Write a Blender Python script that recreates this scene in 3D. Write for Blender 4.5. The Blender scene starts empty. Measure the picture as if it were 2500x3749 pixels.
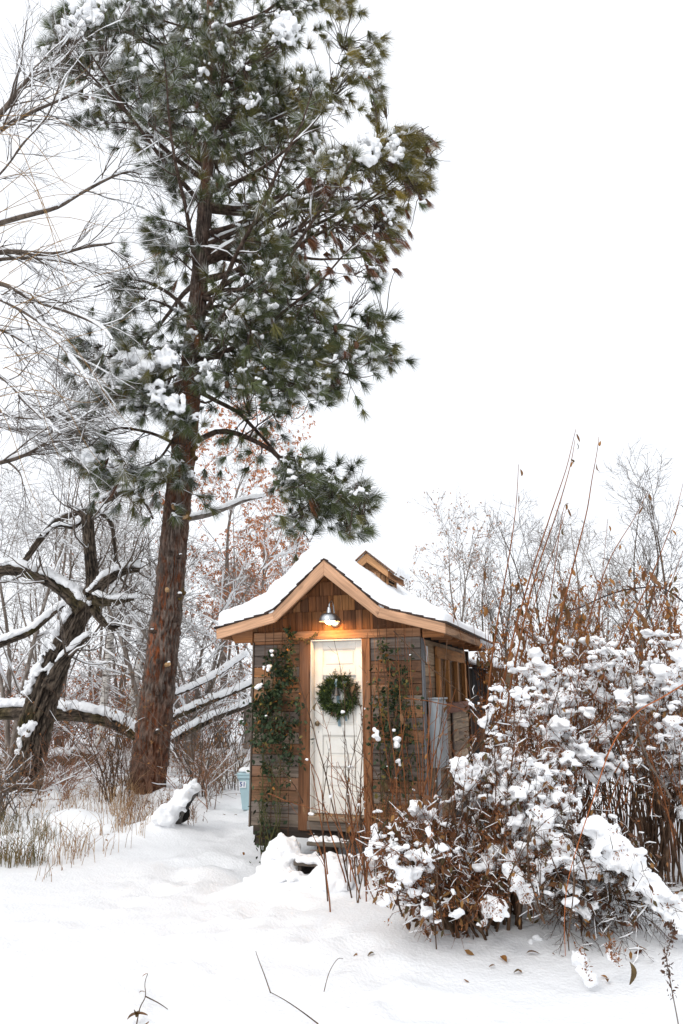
import bpy, bmesh, math, random
import numpy as np
from mathutils import Vector, Matrix

R_ = math.radians
scene = bpy.context.scene
col = scene.collection

# ------------------------------------------------------------------ camera
FPX, W, H = 2600.0, 2500, 3749
PITCH = math.atan(656 / 2600.0)
ROLL = R_(0.4)
CAM = np.array([0.0, 0.0, 1.95])
_F = np.array([0, math.cos(PITCH), math.sin(PITCH)])
_U = np.array([0, -math.sin(PITCH), math.cos(PITCH)])
_X = np.array([1.0, 0, 0])
_right = math.cos(ROLL) * _X - math.sin(ROLL) * _U
_up = math.sin(ROLL) * _X + math.cos(ROLL) * _U
cd = bpy.data.cameras.new('camera')
cam = bpy.data.objects.new('camera', cd)
col.objects.link(cam)
cd.sensor_fit = 'VERTICAL'
cd.sensor_height = 36.0
cd.lens = FPX / H * 36.0
cd.clip_start = 0.05
cd.clip_end = 2000
m = Matrix.Identity(4)
for i in range(3):
    m[i][0] = _right[i]; m[i][1] = _up[i]; m[i][2] = -_F[i]; m[i][3] = CAM[i]
cam.matrix_world = m
scene.camera = cam

# ------------------------------------------------------------------ overcast sky and soft sun
SUN_EL, SUN_AZ = R_(42), R_(215)        # azimuth from +Y towards +X: behind the camera, to the left
world = bpy.data.worlds.new('World'); scene.world = world; world.use_nodes = True
nt = world.node_tree; nt.nodes.clear()
sky = nt.nodes.new('ShaderNodeTexSky'); sky.sky_type = 'NISHITA'; sky.sun_disc = False
sky.sun_elevation = SUN_EL; sky.sun_rotation = SUN_AZ
sky.air_density = 1.0; sky.dust_density = 4.0; sky.ozone_density = 1.0
mixn = nt.nodes.new('ShaderNodeMix'); mixn.data_type = 'RGBA'
mixn.inputs[0].default_value = 0.93                      # closed cloud cover over the clear sky
mixn.inputs[7].default_value = (8.6, 8.85, 9.25, 1)
bgn = nt.nodes.new('ShaderNodeBackground'); bgn.inputs[1].default_value = 0.12
wo = nt.nodes.new('ShaderNodeOutputWorld')
nt.links.new(sky.outputs[0], mixn.inputs[6])
nt.links.new(mixn.outputs[2], bgn.inputs[0])
nt.links.new(bgn.outputs[0], wo.inputs[0])
sl = bpy.data.lights.new('sun', 'SUN'); sl.energy = 1.0; sl.angle = R_(25); sl.color = (1.0, 0.965, 0.92)
so = bpy.data.objects.new('sun', sl); col.objects.link(so)
sd = Vector((math.sin(SUN_AZ) * math.cos(SUN_EL), math.cos(SUN_AZ) * math.cos(SUN_EL), math.sin(SUN_EL)))
so.rotation_euler = sd.to_track_quat('Z', 'Y').to_euler()
scene.view_settings.view_transform = 'Standard'
scene.view_settings.look = 'None'
scene.view_settings.gamma = 1.0
scene.view_settings.exposure = 0.19
scene.view_settings.use_curve_mapping = False

# ------------------------------------------------------------------ helpers
def ray(px, py):
    a = px - W / 2; b = py - H / 2
    d = a * _right - b * _up + FPX * _F
    return d
def at(px, py, Y):
    d = ray(px, py)
    return CAM + d * (Y / d[1])
def pts(lst, Y, dY=0.0):
    n = len(lst)
    return np.array([at(p[0], p[1], (p[2] if len(p) > 2 else Y) + dY * i / max(1, n - 1)) for i, p in enumerate(lst)])
def project(P):
    d = np.asarray(P, float) - CAM
    z = d @ _F
    return np.stack([W / 2 + FPX * (d @ _right) / z, H / 2 - FPX * (d @ _up) / z], -1)

def _h(i, j, k):
    n = (i * 374761393 + j * 668265263 + k * 1274126177) & 0xffffffff
    n = ((n ^ (n >> 13)) * 1274126177) & 0xffffffff
    n = n ^ (n >> 16)
    return (n & 0xffff) / 65535.0
def vnoise(p):
    p = np.asarray(p, float)
    i = np.floor(p).astype(np.int64); f = p - i; u = f * f * (3 - 2 * f)
    r = 0
    for dx in (0, 1):
        for dy in (0, 1):
            for dz in (0, 1):
                w = (u[..., 0] if dx else 1 - u[..., 0]) * (u[..., 1] if dy else 1 - u[..., 1]) * (u[..., 2] if dz else 1 - u[..., 2])
                r = r + w * _h(i[..., 0] + dx, i[..., 1] + dy, i[..., 2] + dz)
    return r * 2 - 1
def fbm(p, oct=4, gain=.5):
    p = np.asarray(p, float); a = 1.0; s = 0
    for o in range(oct):
        s = s + a * vnoise(p + 17.3 * o); p = p * 2.03; a *= gain
    return s

def mesh_np(name, V, polys, smooth=False, cols=None):
    """polys: list of int arrays (n,k)"""
    me = bpy.data.meshes.new(name)
    V = np.asarray(V, np.float32)
    polys = [np.asarray(p, np.int32) for p in polys if len(p)]
    me.vertices.add(len(V)); me.vertices.foreach_set('co', V.ravel())
    loops = np.concatenate([p.ravel() for p in polys])
    tot = np.concatenate([np.full(len(p), p.shape[1], np.int32) for p in polys])
    start = np.concatenate([[0], np.cumsum(tot)[:-1]]).astype(np.int32)
    me.loops.add(len(loops)); me.loops.foreach_set('vertex_index', loops)
    me.polygons.add(len(tot)); me.polygons.foreach_set('loop_start', start)
    if smooth: me.polygons.foreach_set('use_smooth', np.ones(len(tot), bool))
    me.update(calc_edges=True)
    if cols is not None:
        c = np.ones((len(V), 4), np.float32); c[:, :3] = cols
        a = me.color_attributes.new('Col', 'FLOAT_COLOR', 'POINT'); a.data.foreach_set('color', c.ravel())
    return me

def link(name, me, mat=None, parent=None, color=None, loc=None):
    o = bpy.data.objects.new(name, me); col.objects.link(o)
    if mat is not None and me is not None and len(me.materials) == 0: me.materials.append(mat)
    if parent is not None: o.parent = parent
    if color is not None: o.color = (*color, 1)
    if loc is not None: o.location = loc
    return o
def empty(name, loc=(0, 0, 0), rz=0.0):
    o = bpy.data.objects.new(name, None); col.objects.link(o)
    o.location = loc; o.rotation_euler = (0, 0, rz); o.empty_display_size = .2
    return o
def tag(o, label=None, cat=None, group=None, kind=None):
    if label: o['label'] = label
    if cat: o['category'] = cat
    if group: o['group'] = group
    if kind: o['kind'] = kind
    return o

class MB:
    def __init__(s): s.V = []; s.q = []; s.t = []; s.c = []; s.n = 0
    def add(s, V, quads=None, tris=None, c=None):
        V = np.asarray(V, float).reshape(-1, 3)
        s.V.append(V)
        if quads is not None and len(quads): s.q.append(np.asarray(quads) + s.n)
        if tris is not None and len(tris): s.t.append(np.asarray(tris) + s.n)
        cc = np.zeros((len(V), 3))
        if c is not None: cc[:] = c
        s.c.append(cc); s.n += len(V)
    def tubes(s, P, R, K=3, c=None, cap=False):
        P = np.asarray(P, float); R = np.asarray(R, float)
        if P.ndim == 2: P = P[None]; R = R[None]
        B, N, _ = P.shape
        T = np.gradient(P, axis=1); T /= np.linalg.norm(T, axis=2, keepdims=True) + 1e-9
        m_ = T.mean(1); ref = np.where(np.abs(m_[:, 2:3]) > .8, np.array([[1., 0.1, 0]]), np.array([[0, 0.05, 1.]]))[:, None, :]
        A = np.cross(T, ref); A /= np.linalg.norm(A, axis=2, keepdims=True) + 1e-9
        Bn = np.cross(A, T)
        th = np.arange(K) * 2 * np.pi / K
        V = P[:, :, None, :] + R[:, :, None, None] * (np.cos(th)[None, None, :, None] * A[:, :, None, :] + np.sin(th)[None, None, :, None] * Bn[:, :, None, :])
        idx = np.arange(B * N * K).reshape(B, N, K)
        a = idx[:, :-1, :]; b = idx[:, 1:, :]
        q = np.stack([a, np.roll(a, -1, 2), np.roll(b, -1, 2), b], -1).reshape(-1, 4)
        if c is not None and np.ndim(c) == 2: c = np.repeat(np.asarray(c), N * K, 0)
        s.add(V, quads=q, c=c)
        if cap:
            for e in (0, N - 1):
                base = s.n
                for bi in range(B):
                    ring = V[bi, e]; vv = np.vstack([ring, ring.mean(0)[None]])
                    tr = [(k, (k + 1) % K, K) if e else ((k + 1) % K, k, K) for k in range(K)]
                    s.add(vv, tris=tr, c=None if c is None else c[0] if np.ndim(c) == 2 else c)
    def leaves(s, pos, d, size, c=None, width=.4, rng=None, fold=.25):
        """folded diamond leaves: 2 quads"""
        n = len(pos); d = d / (np.linalg.norm(d, axis=1, keepdims=True) + 1e-9)
        r = rng.normal(size=(n, 3)); a = np.cross(d, r); a /= np.linalg.norm(a, axis=1, keepdims=True) + 1e-9
        b = np.cross(d, a); size = np.broadcast_to(size, (n,))[:, None]
        w = size * width * .5
        p0 = pos; p3 = pos + d * size + b * size * .12
        m1 = pos + d * size * .35; m2 = pos + d * size * .72 + b * size * .04
        V = np.stack([p0, m1 + a * w + b * w * fold, m2 + a * w * .7 + b * w * fold, p3, m2 - a * w * .7 + b * w * fold, m1 - a * w + b * w * fold], 1)
        i = np.arange(n)[:, None] * 6
        q = np.concatenate([i + np.array([[0, 1, 2, 3]]), i + np.array([[0, 3, 4, 5]])])
        if c is not None and np.ndim(c) == 2: c = np.repeat(c, 6, 0)
        s.add(V, quads=q, c=c)
    def build(s, name, mat, parent=None, smooth=False, usecol=False, kind=None):
        V = np.concatenate(s.V); me = mesh_np(name, V, [np.concatenate(s.q)] if s.q and not s.t else ([np.concatenate(s.q), np.concatenate(s.t)] if s.q else [np.concatenate(s.t)]), smooth, np.concatenate(s.c) if usecol else None)
        o = link(name, me, mat, parent)
        if kind: o['kind'] = kind
        return o

def resample(P, n):
    P = np.asarray(P, float); N = len(P)
    # Catmull-Rom through the points
    t = np.linspace(0, N - 1, n); i = np.clip(np.floor(t).astype(int), 0, N - 2); f = (t - i)[:, None]
    p0 = P[np.clip(i - 1, 0, N - 1)]; p1 = P[i]; p2 = P[i + 1]; p3 = P[np.clip(i + 2, 0, N - 1)]
    return .5 * (2 * p1 + (p2 - p0) * f + (2 * p0 - 5 * p1 + 4 * p2 - p3) * f ** 2 + (3 * p1 - p0 - 3 * p2 + p3) * f ** 3)

def grow(rng, P, R, n, t0, t1, L, ang, npts=5, wander=.15, trop=(0, 0, 0), rr=.6, rtip=.002, shrink=.5, rmax=9, jit=.35):
    B, N, _ = P.shape
    idx = np.repeat(np.arange(B), n); M = len(idx)
    t = rng.uniform(t0, t1, M) * (N - 1); i = np.clip(t.astype(int), 0, N - 2); f = (t - i)[:, None]
    p = P[idx, i] * (1 - f) + P[idx, i + 1] * f
    T = P[idx, i + 1] - P[idx, i]; T /= np.linalg.norm(T, axis=1, keepdims=True) + 1e-9
    r0 = (R[idx, i] * (1 - f[:, 0]) + R[idx, i + 1] * f[:, 0]) * rr
    r0 = np.clip(r0, rtip * 1.2, rmax)
    v = rng.normal(size=(M, 3)); v -= (v * T).sum(1, keepdims=True) * T; v /= np.linalg.norm(v, axis=1, keepdims=True) + 1e-9
    a = ang * rng.uniform(1 - jit, 1 + jit, M)[:, None]
    d = np.cos(a) * T + np.sin(a) * v
    ln = L * rng.uniform(.55, 1.25, M) * (1 - shrink * t / (N - 1)); step = (ln / (npts - 1))[:, None]
    out = np.zeros((M, npts, 3)); out[:, 0] = p; tr = np.asarray(trop, float)
    for k in range(1, npts):
        d = d + rng.normal(size=(M, 3)) * wander + tr
        d /= np.linalg.norm(d, axis=1, keepdims=True) + 1e-9
        p = p + d * step; out[:, k] = p
    rad = r0[:, None] * (1 - np.linspace(0, 1, npts)[None]) + rtip * np.linspace(0, 1, npts)[None]
    return out, rad

def snow_tubes(mb, rng, P, R, th=.02, K=5, frac=1.0, flat=.35, lump=.5):
    """snow lying along the upper side of limbs; nothing on steep stretches"""
    if P.ndim == 2: P = P[None]; R = R[None]
    keep = rng.random(len(P)) < frac
    P = P[keep]; R = R[keep]
    if not len(P): return
    T = np.gradient(P, axis=1); T /= np.linalg.norm(T, axis=2, keepdims=True) + 1e-9
    hor = np.sqrt(np.clip(1 - T[..., 2] ** 2, 0, 1))
    on = np.clip((hor - flat) / .35, 0, 1) * np.clip(1 + lump * vnoise(P * 3.1 + 5), .1, 2)
    on[:, 0] *= .6; on[:, -1] *= .5
    q = (th * .5 + R * .75) * on
    C = P.copy(); C[..., 2] += R * .55 + q * .35
    mb.tubes(C, q + 1e-4, K)

_ico = {}
def ico(sub):
    if sub not in _ico:
        bm = bmesh.new(); bmesh.ops.create_icosphere(bm, subdivisions=sub, radius=1.0)
        _ico[sub] = (np.array([v.co[:] for v in bm.verts]), np.array([[v.index for v in f.verts] for f in bm.faces])); bm.free()
    return _ico[sub]
def blobs_mb(C, Rr, sub=2, noise=.25, freq=6.0):
    V0, F0 = ico(sub); mb = MB(); C = np.asarray(C, float); Rr = np.asarray(Rr, float)
    if Rr.ndim == 1: Rr = np.stack([Rr, Rr, Rr * .75], 1)
    V = C[:, None, :] + V0[None] * Rr[:, None, :]
    if noise: V = V + V0[None] * Rr[:, None, :] * noise * fbm(V * freq, 3)[..., None]
    n = len(V0); F = (F0[None] + (np.arange(len(C)) * n)[:, None, None]).reshape(-1, 3)
    mb.add(V, tris=F); return mb
def snow_lumps(name, C, Rr, mat, parent=None, voxel=.02, noise=.012, freq=22., sub=2, smooth=3, bn=.35, bf=9.):
    """many overlapping lumps fused into one soft crusty surface"""
    mb = blobs_mb(C, Rr, sub=sub, noise=bn, freq=bf)
    tmp = mb.build('tmp', None)
    md = tmp.modifiers.new('r', 'REMESH'); md.mode = 'VOXEL'; md.voxel_size = voxel; md.use_smooth_shade = True
    if smooth:
        ms = tmp.modifiers.new('s', 'SMOOTH'); ms.iterations = smooth; ms.factor = .5
    dg = bpy.context.evaluated_depsgraph_get()
    me = bpy.data.meshes.new_from_object(tmp.evaluated_get(dg))
    old = tmp.data; bpy.data.objects.remove(tmp); bpy.data.meshes.remove(old)
    n = len(me.vertices); co = np.zeros(n * 3, np.float32); me.vertices.foreach_get('co', co); co = co.reshape(-1, 3)
    no = np.zeros(n * 3, np.float32); me.vertices.foreach_get('normal', no); no = no.reshape(-1, 3)
    co = co + no * (noise * fbm(co * freq, 3))[:, None].astype(np.float32)
    me.vertices.foreach_set('co', co.astype(np.float32).ravel()); me.update()
    me.polygons.foreach_set('use_smooth', np.ones(len(me.polygons), bool))
    me.materials.clear(); me.name = name
    return link(name, me, mat, parent)

# ------------------------------------------------------------------ materials
def nmat(name):
    m = bpy.data.materials.new(name); m.use_nodes = True
    n = m.node_tree; b = n.nodes['Principled BSDF']
    b.inputs['Roughness'].default_value = .8
    b.inputs['Specular IOR Level'].default_value = .25
    return m, n, b
def N(n, t, **kw):
    x = n.nodes.new(t)
    for k, v in kw.items():
        if k in ('op', 'operation'): x.operation = v
        elif hasattr(x, k): setattr(x, k, v)
        else: x.inputs[k.replace('_', ' ')].default_value = v
    return x
def ramp(n, src, stops):
    r = n.nodes.new('ShaderNodeValToRGB'); e = r.color_ramp.elements
    while len(e) > 1: e.remove(e[0])
    for i, (p, c) in enumerate(stops):
        el = e[0] if i == 0 else e.new(p)
        el.position = p; el.color = (*c, 1) if len(c) == 3 else c
    n.links.new(src, r.inputs[0]); return r.outputs[0]
def mix(n, fac, a, b, mode='MIX'):
    x = n.nodes.new('ShaderNodeMix'); x.data_type = 'RGBA'; x.blend_type = mode
    for s, i in ((fac, 0), (a, 6), (b, 7)):
        if isinstance(s, (int, float)): x.inputs[i].default_value = s
        elif isinstance(s, tuple): x.inputs[i].default_value = (*s, 1)
        else: n.links.new(s, x.inputs[i])
    return x.outputs[2]
def bump(n, b, h, strength=.4, dist=.01):
    x = n.nodes.new('ShaderNodeBump'); x.inputs['Strength'].default_value = strength; x.inputs['Distance'].default_value = dist
    n.links.new(h, x.inputs['Height']); n.links.new(x.outputs[0], b.inputs['Normal'])

def plain(name, c, rough=.8, var=.25, scale=8., metal=0., spec=.25, bmp=0.):
    m, n, b = nmat(name); tc = N(n, 'ShaderNodeTexCoord')
    nz = N(n, 'ShaderNodeTexNoise', Scale=scale, Detail=6.)
    n.links.new(tc.outputs['Object'], nz.inputs['Vector'])
    o = ramp(n, nz.outputs[0], [(.25, tuple(x * (1 - var) for x in c)), (.75, tuple(min(1, x * (1 + var)) for x in c))])
    n.links.new(o, b.inputs['Base Color']); b.inputs['Roughness'].default_value = rough
    b.inputs['Metallic'].default_value = metal; b.inputs['Specular IOR Level'].default_value = spec
    if bmp: bump(n, b, nz.outputs[0], bmp, .01)
    return m
def attr_mat(name, rough=.75, bmp=0.):
    m, n, b = nmat(name); a = N(n, 'ShaderNodeAttribute'); a.attribute_name = 'Col'
    n.links.new(a.outputs['Color'], b.inputs['Base Color']); b.inputs['Roughness'].default_value = rough
    if bmp:
        ge = N(n, 'ShaderNodeNewGeometry'); mp = N(n, 'ShaderNodeMapping'); mp.inputs['Scale'].default_value = (20, 20, 11); n.links.new(ge.outputs['Position'], mp.inputs['Vector'])
        nz = N(n, 'ShaderNodeTexNoise', Scale=1., Detail=6., Roughness=.65); n.links.new(mp.outputs[0], nz.inputs['Vector'])
        k = ramp(n, nz.outputs[0], [(.3, (.45,) * 3), (.5, (1,) * 3), (.72, (1.5,) * 3)])
        n.links.new(mix(n, 1., a.outputs['Color'], k, 'MULTIPLY'), b.inputs['Base Color']); bump(n, b, nz.outputs[0], bmp, .03)
    return m
def wood_mat(name, axis, knots=True, grey=.35, across=16., contrast=1.0):
    m, n, b = nmat(name)
    tc = N(n, 'ShaderNodeTexCoord'); oi = N(n, 'ShaderNodeObjectInfo')
    mul = N(n, 'ShaderNodeMath', op='MULTIPLY'); n.links.new(oi.outputs['Random'], mul.inputs[0]); mul.inputs[1].default_value = 57.
    off = N(n, 'ShaderNodeCombineXYZ')
    for i in range(3): n.links.new(mul.outputs[0], off.inputs[i])
    add = N(n, 'ShaderNodeVectorMath', op='ADD'); n.links.new(tc.outputs['Object'], add.inputs[0]); n.links.new(off.outputs[0], add.inputs[1])
    def stretch(sc_along, sc_across):
        mp = N(n, 'ShaderNodeMapping'); v = [sc_across] * 3; v[axis] = sc_along
        mp.inputs['Scale'].default_value = v; n.links.new(add.outputs[0], mp.inputs['Vector']); return mp.outputs[0]
    n1 = N(n, 'ShaderNodeTexNoise', Scale=1., Detail=5., Distortion=.9); n.links.new(stretch(1.3, across), n1.inputs['Vector'])
    n2 = N(n, 'ShaderNodeTexNoise', Scale=1., Detail=4.); n.links.new(stretch(4., 95.), n2.inputs['Vector'])
    n3 = N(n, 'ShaderNodeTexNoise', Scale=1., Detail=4.); n.links.new(stretch(1.6, 4.), n3.inputs['Vector'])
    lo = 1 - .55 * contrast
    g1 = ramp(n, n1.outputs[0], [(.3, (lo,) * 3), (.5, (.95,) * 3), (.72, (1.28,) * 3)])
    g2 = ramp(n, n2.outputs[0], [(.3, (.72,) * 3), (.62, (1.12,) * 3)])
    base = mix(n, 1., oi.outputs['Color'], g1, 'MULTIPLY'); base = mix(n, .8, base, g2, 'MULTIPLY')
    gf = ramp(n, n3.outputs[0], [(.45, (0,) * 3), (.75, (grey,) * 3)])
    gm = N(n, 'ShaderNodeRGBToBW'); n.links.new(gf, gm.inputs[0])
    hs = N(n, 'ShaderNodeHueSaturation'); hs.inputs['Saturation'].default_value = .6; hs.inputs['Value'].default_value = .95; n.links.new(base, hs.inputs['Color'])
    base = mix(n, gm.outputs[0], base, hs.outputs[0])
    if knots:
        vo = N(n, 'ShaderNodeTexVoronoi', Scale=1.); n.links.new(stretch(2.6, 7.), vo.inputs['Vector'])
        kf = ramp(n, vo.outputs['Distance'], [(.05, (.3,) * 3), (.11, (.62,) * 3), (.17, (1,) * 3)])
        base = mix(n, .8, base, kf, 'MULTIPLY')
    n.links.new(base, b.inputs['Base Color']); b.inputs['Roughness'].default_value = .82
    ad = N(n, 'ShaderNodeMath', op='ADD'); n.links.new(n1.outputs[0], ad.inputs[0]); n.links.new(n2.outputs[0], ad.inputs[1])
    bump(n, b, ad.outputs[0], .45, .006)
    return m
WX, WY, WZ = (wood_mat('weathered_wood_' + 'xyz'[a], a) for a in range(3))
FX, FZ = (wood_mat('fresh_cedar_' + 'xyz'[a], a, grey=.05, across=22., contrast=.7) for a in (0, 2))
SH = wood_mat('cedar_shingle', 2, knots=False, grey=.2, across=26.)

def snow_mat():
    m, n, b = nmat('snow'); tc = N(n, 'ShaderNodeTexCoord'); ge = N(n, 'ShaderNodeNewGeometry')
    b.inputs['Base Color'].default_value = (.91, .92, .935, 1); b.inputs['Roughness'].default_value = .55
    b.inputs['Specular IOR Level'].default_value = .2
    n1 = N(n, 'ShaderNodeTexNoise', Scale=38., Detail=6.); n2 = N(n, 'ShaderNodeTexNoise', Scale=7., Detail=4.)
    for x in (n1, n2): n.links.new(ge.outputs['Position'], x.inputs['Vector'])
    ad = N(n, 'ShaderNodeMath', op='MULTIPLY_ADD'); n.links.new(n2.outputs[0], ad.inputs[0]); ad.inputs[1].default_value = 1.6; n.links.new(n1.outputs[0], ad.inputs[2])
    bump(n, b, ad.outputs[0], .5, .02)
    return m
SNOW = snow_mat()
def bark_mat(name, dark, mid, light, along=2., across=14., moss=None):
    m, n, b = nmat(name); ge = N(n, 'ShaderNodeNewGeometry')
    mp = N(n, 'ShaderNodeMapping'); mp.inputs['Scale'].default_value = (across, across, along); n.links.new(ge.outputs['Position'], mp.inputs['Vector'])
    n1 = N(n, 'ShaderNodeTexNoise', Scale=1., Detail=6., Distortion=.6); n.links.new(mp.outputs[0], n1.inputs['Vector'])
    c = ramp(n, n1.outputs[0], [(.32, dark), (.5, mid), (.7, light)])
    if moss:
        n2 = N(n, 'ShaderNodeTexNoise', Scale=2.2, Detail=5.); n.links.new(ge.outputs['Position'], n2.inputs['Vector'])
        f = ramp(n, n2.outputs[0], [(.55, (0,) * 3), (.68, (.75,) * 3)]); bw = N(n, 'ShaderNodeRGBToBW'); n.links.new(f, bw.inputs[0])
        c = mix(n, bw.outputs[0], c, moss)
    n.links.new(c, b.inputs['Base Color']); b.inputs['Roughness'].default_value = .9
    bump(n, b, n1.outputs[0], .8, .02)
    return m
ATT = attr_mat('tinted_plant'); ATTB = attr_mat('tinted_bark', .9, .8); ATTL = attr_mat('tinted_leaf', .6)
BRK_WIL = bark_mat('willow_bark', (.012, .009, .007), (.05, .036, .026), (.13, .10, .078), 1.5, 11., moss=(.055, .045, .012))
BRK_TWIG = bark_mat('twig_bark', (.05, .038, .03), (.11, .085, .068), (.19, .15, .12), 4., 14.)
BRK_PALE = bark_mat('pale_twig', (.12, .095, .078), (.21, .175, .15), (.32, .28, .25), 4., 12.)
BRK_GREY = bark_mat('grey_bark', (.10, .085, .075), (.17, .145, .13), (.26, .225, .20), 4., 10.)
BRK_RED = bark_mat('red_twig', (.10, .035, .014), (.21, .075, .028), (.30, .13, .055), 6., 20.)
BRK_BRN = bark_mat('brown_twig', (.035, .02, .012), (.085, .048, .028), (.15, .09, .055), 5., 20.)
BRK_PBR = bark_mat('pine_branch_bark', (.02, .013, .01), (.06, .038, .028), (.12, .085, .065), 5., 16.)
DARK = plain('shade_black', (.012, .010, .009), .95, .3)  # near-black colour standing in for shade inside gaps and hollows
GALV = plain('galvanised_steel', (.46, .48, .50), .38, .18, 30., 1.0, .5)

# ------------------------------------------------------------------ ground: one sheet of snow
SHED = np.array([-0.376, 8.62, 0.0]); PHI = R_(19)
_cu, _su = math.cos(PHI), math.sin(PHI)
def S(x, y, z):           # shed coordinates -> world
    return np.array([SHED[0] + x * _cu + y * _su, SHED[1] - x * _su + y * _cu, z])
def to_shed(X, Y):
    dx = X - SHED[0]; dy = Y - SHED[1]
    return dx * _cu - dy * _su, dx * _su + dy * _cu
_frng = np.random.default_rng(4)
_dents = []
for path, n in (([(-1.0, 5.2), (-1.15, 7.0), (-1.5, 9.0), (-1.9, 12.5)], 34), ([(0.6, 4.6), (-.3, 6.2), (-.9, 7.6)], 18), ([(-3.2, 5.0), (-2.2, 7.5), (-1.6, 9.5)], 20)):
    P_ = resample(np.array([(a, b, 0) for a, b in path]), n)
    for i, p in enumerate(P_):
        _dents.append((p[0] + (.14 if i % 2 else -.14) + _frng.normal() * .07, p[1] + _frng.normal() * .1, .11 + .05 * _frng.random(), .026 + .03 * _frng.random()))
def ground_z(x, y, fine=True):
    x = np.asarray(x, float); y = np.asarray(y, float); z0 = np.zeros_like(x)
    p = np.stack([x, y, z0], -1)
    h = .08 * vnoise(p * .35 + 3) + .018 * vnoise(p * 1.1 + 8)
    # bank on the left under the grass, trees stand on slightly higher ground
    h = h + .16 / (1 + np.exp(-(-(x + 2.6) * 1.4 + (y - 10.6) * .9)))
    h = h + .20 * np.exp(-(((x - 2.2) / 2.2) ** 2 + ((y - 6.9) / 1.0) ** 2))
    h = h + np.clip(y - 24, 0, 60) * .02
    h = h + .12 * np.clip((-x - 2.3) * .8, 0, 1) * np.clip((y - 9.6) * .8, 0, 1) * fbm(p * 1.5 + 31, 3)
    h = h + .16 * np.exp(-(((x + 3.35) / .8) ** 2 + ((y - 13.2) / .8) ** 2))
    h = h + .15 * np.exp(-(((x + 2.55) / .42) ** 2 + ((y - 10.62) / .35) ** 2))
    # drift heaped on the door steps and along the shed front
    u, d = to_shed(x, y)
    h = h + .44 * np.exp(-(((u + .10) / .21) ** 2 + ((d + .50) / .27) ** 2) ** 1.3) + .17 * np.exp(-(((u - .1) / .55) ** 2 + ((d + .85) / .35) ** 2))
    h = h + .22 * np.exp(-(((u - 1.1) / .5) ** 2 + ((d + .55) / .4) ** 2))
    h = h - .12 * np.exp(-(((u + .5) / .35) ** 2 + ((d + .12) / .3) ** 2))
    under = 1 / (1 + np.exp(-(np.minimum(np.minimum(u + .65, 1.25 - u), np.minimum(d - .05, 3. - d))) / .06))
    h = h * (1 - under) - .06 * under
    if fine:
        h = h + .009 * fbm(p * 3.2, 4) + .005 * fbm(p * 14, 3)
        for a, b, r, dp in _dents:
            q = ((x - a) ** 2 + ((y - b) * .75) ** 2) / r ** 2
            h = h - dp * np.exp(-q ** 2.5) + .4 * dp * np.exp(-(np.sqrt(q) - 1.5) ** 2 * 5)
    return h
def gz(x, y): return float(ground_z(np.array([x]), np.array([y]))[0])
def build_ground():
    xs = np.sinh(np.linspace(-4.6, 4.6, 260)) * 4.0
    ya = np.arange(1.5, 14.5, .075); yb = 14.5 + np.cumsum(.08 * 1.055 ** np.arange(110)); yc = np.linspace(-60, 1.3, 40)
    ys = np.concatenate([yc, ya, yb]); ys[-1] = 620
    X, Y = np.meshgrid(xs, ys)
    Z = ground_z(X, Y)
    V = np.stack([X, Y, Z], -1).reshape(-1, 3); nx, ny = len(xs), len(ys)
    i = np.arange(nx * ny).reshape(ny, nx)
    q = np.stack([i[:-1, :-1], i[:-1, 1:], i[1:, 1:], i[1:, :-1]], -1).reshape(-1, 4)
    o = link('snowy_ground', mesh_np('snowy_ground', V, [q], True), SNOW)
    tag(o, 'trampled white snow covering the ground all around the shed', 'snow', kind='structure')
build_ground()

# ------------------------------------------------------------------ small builders
def cbox(sx, sy, sz, bev=.003):
    bm = bmesh.new(); bmesh.ops.create_cube(bm, size=1.0)
    for v in bm.verts: v.co = Vector((v.co.x * sx, v.co.y * sy, v.co.z * sz))
    b = min(bev, sx * .3, sy * .3, sz * .3)
    if b > 0: bmesh.ops.bevel(bm, geom=list(bm.edges), offset=b, segments=1, affect='EDGES')
    me = bpy.data.meshes.new('box'); bm.to_mesh(me); bm.free(); return me
def board(parent, name, x0, x1, y0, y1, z0, z1, mat, c=None, bev=.004, rot=None):
    me = cbox(x1 - x0, y1 - y0, z1 - z0, bev); me.name = name
    o = link(name, me, mat, parent, c, ((x0 + x1) / 2, (y0 + y1) / 2, (z0 + z1) / 2))
    if rot: o.rotation_euler = rot
    return o
def slant(parent, name, poly, y0, y1, ang, mat, c=None, bev=.003):
    """polygon in the x-z plane given a depth; local x runs along the slope (grain)"""
    P = np.array(poly, float); cen = P.mean(0); ca, sa = math.cos(ang), math.sin(ang)
    L = (P - cen) @ np.array([[ca, -sa], [sa, ca]])
    bm = bmesh.new(); h = (y1 - y0) / 2
    a = [bm.verts.new((p[0], -h, p[1])) for p in L]; b = [bm.verts.new((p[0], h, p[1])) for p in L]
    bm.faces.new(a); bm.faces.new(b[::-1]); n = len(a)
    for i in range(n): bm.faces.new((a[i], b[i], b[(i + 1) % n], a[(i + 1) % n]))
    bmesh.ops.recalc_face_normals(bm, faces=bm.faces)
    if bev: bmesh.ops.bevel(bm, geom=list(bm.edges), offset=bev, segments=1, affect='EDGES')
    me = bpy.data.meshes.new(name); bm.to_mesh(me); bm.free()
    o = link(name, me, mat, parent, c, (cen[0], (y0 + y1) / 2, cen[1])); o.rotation_euler = (0, -ang, 0)
    return o
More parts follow.
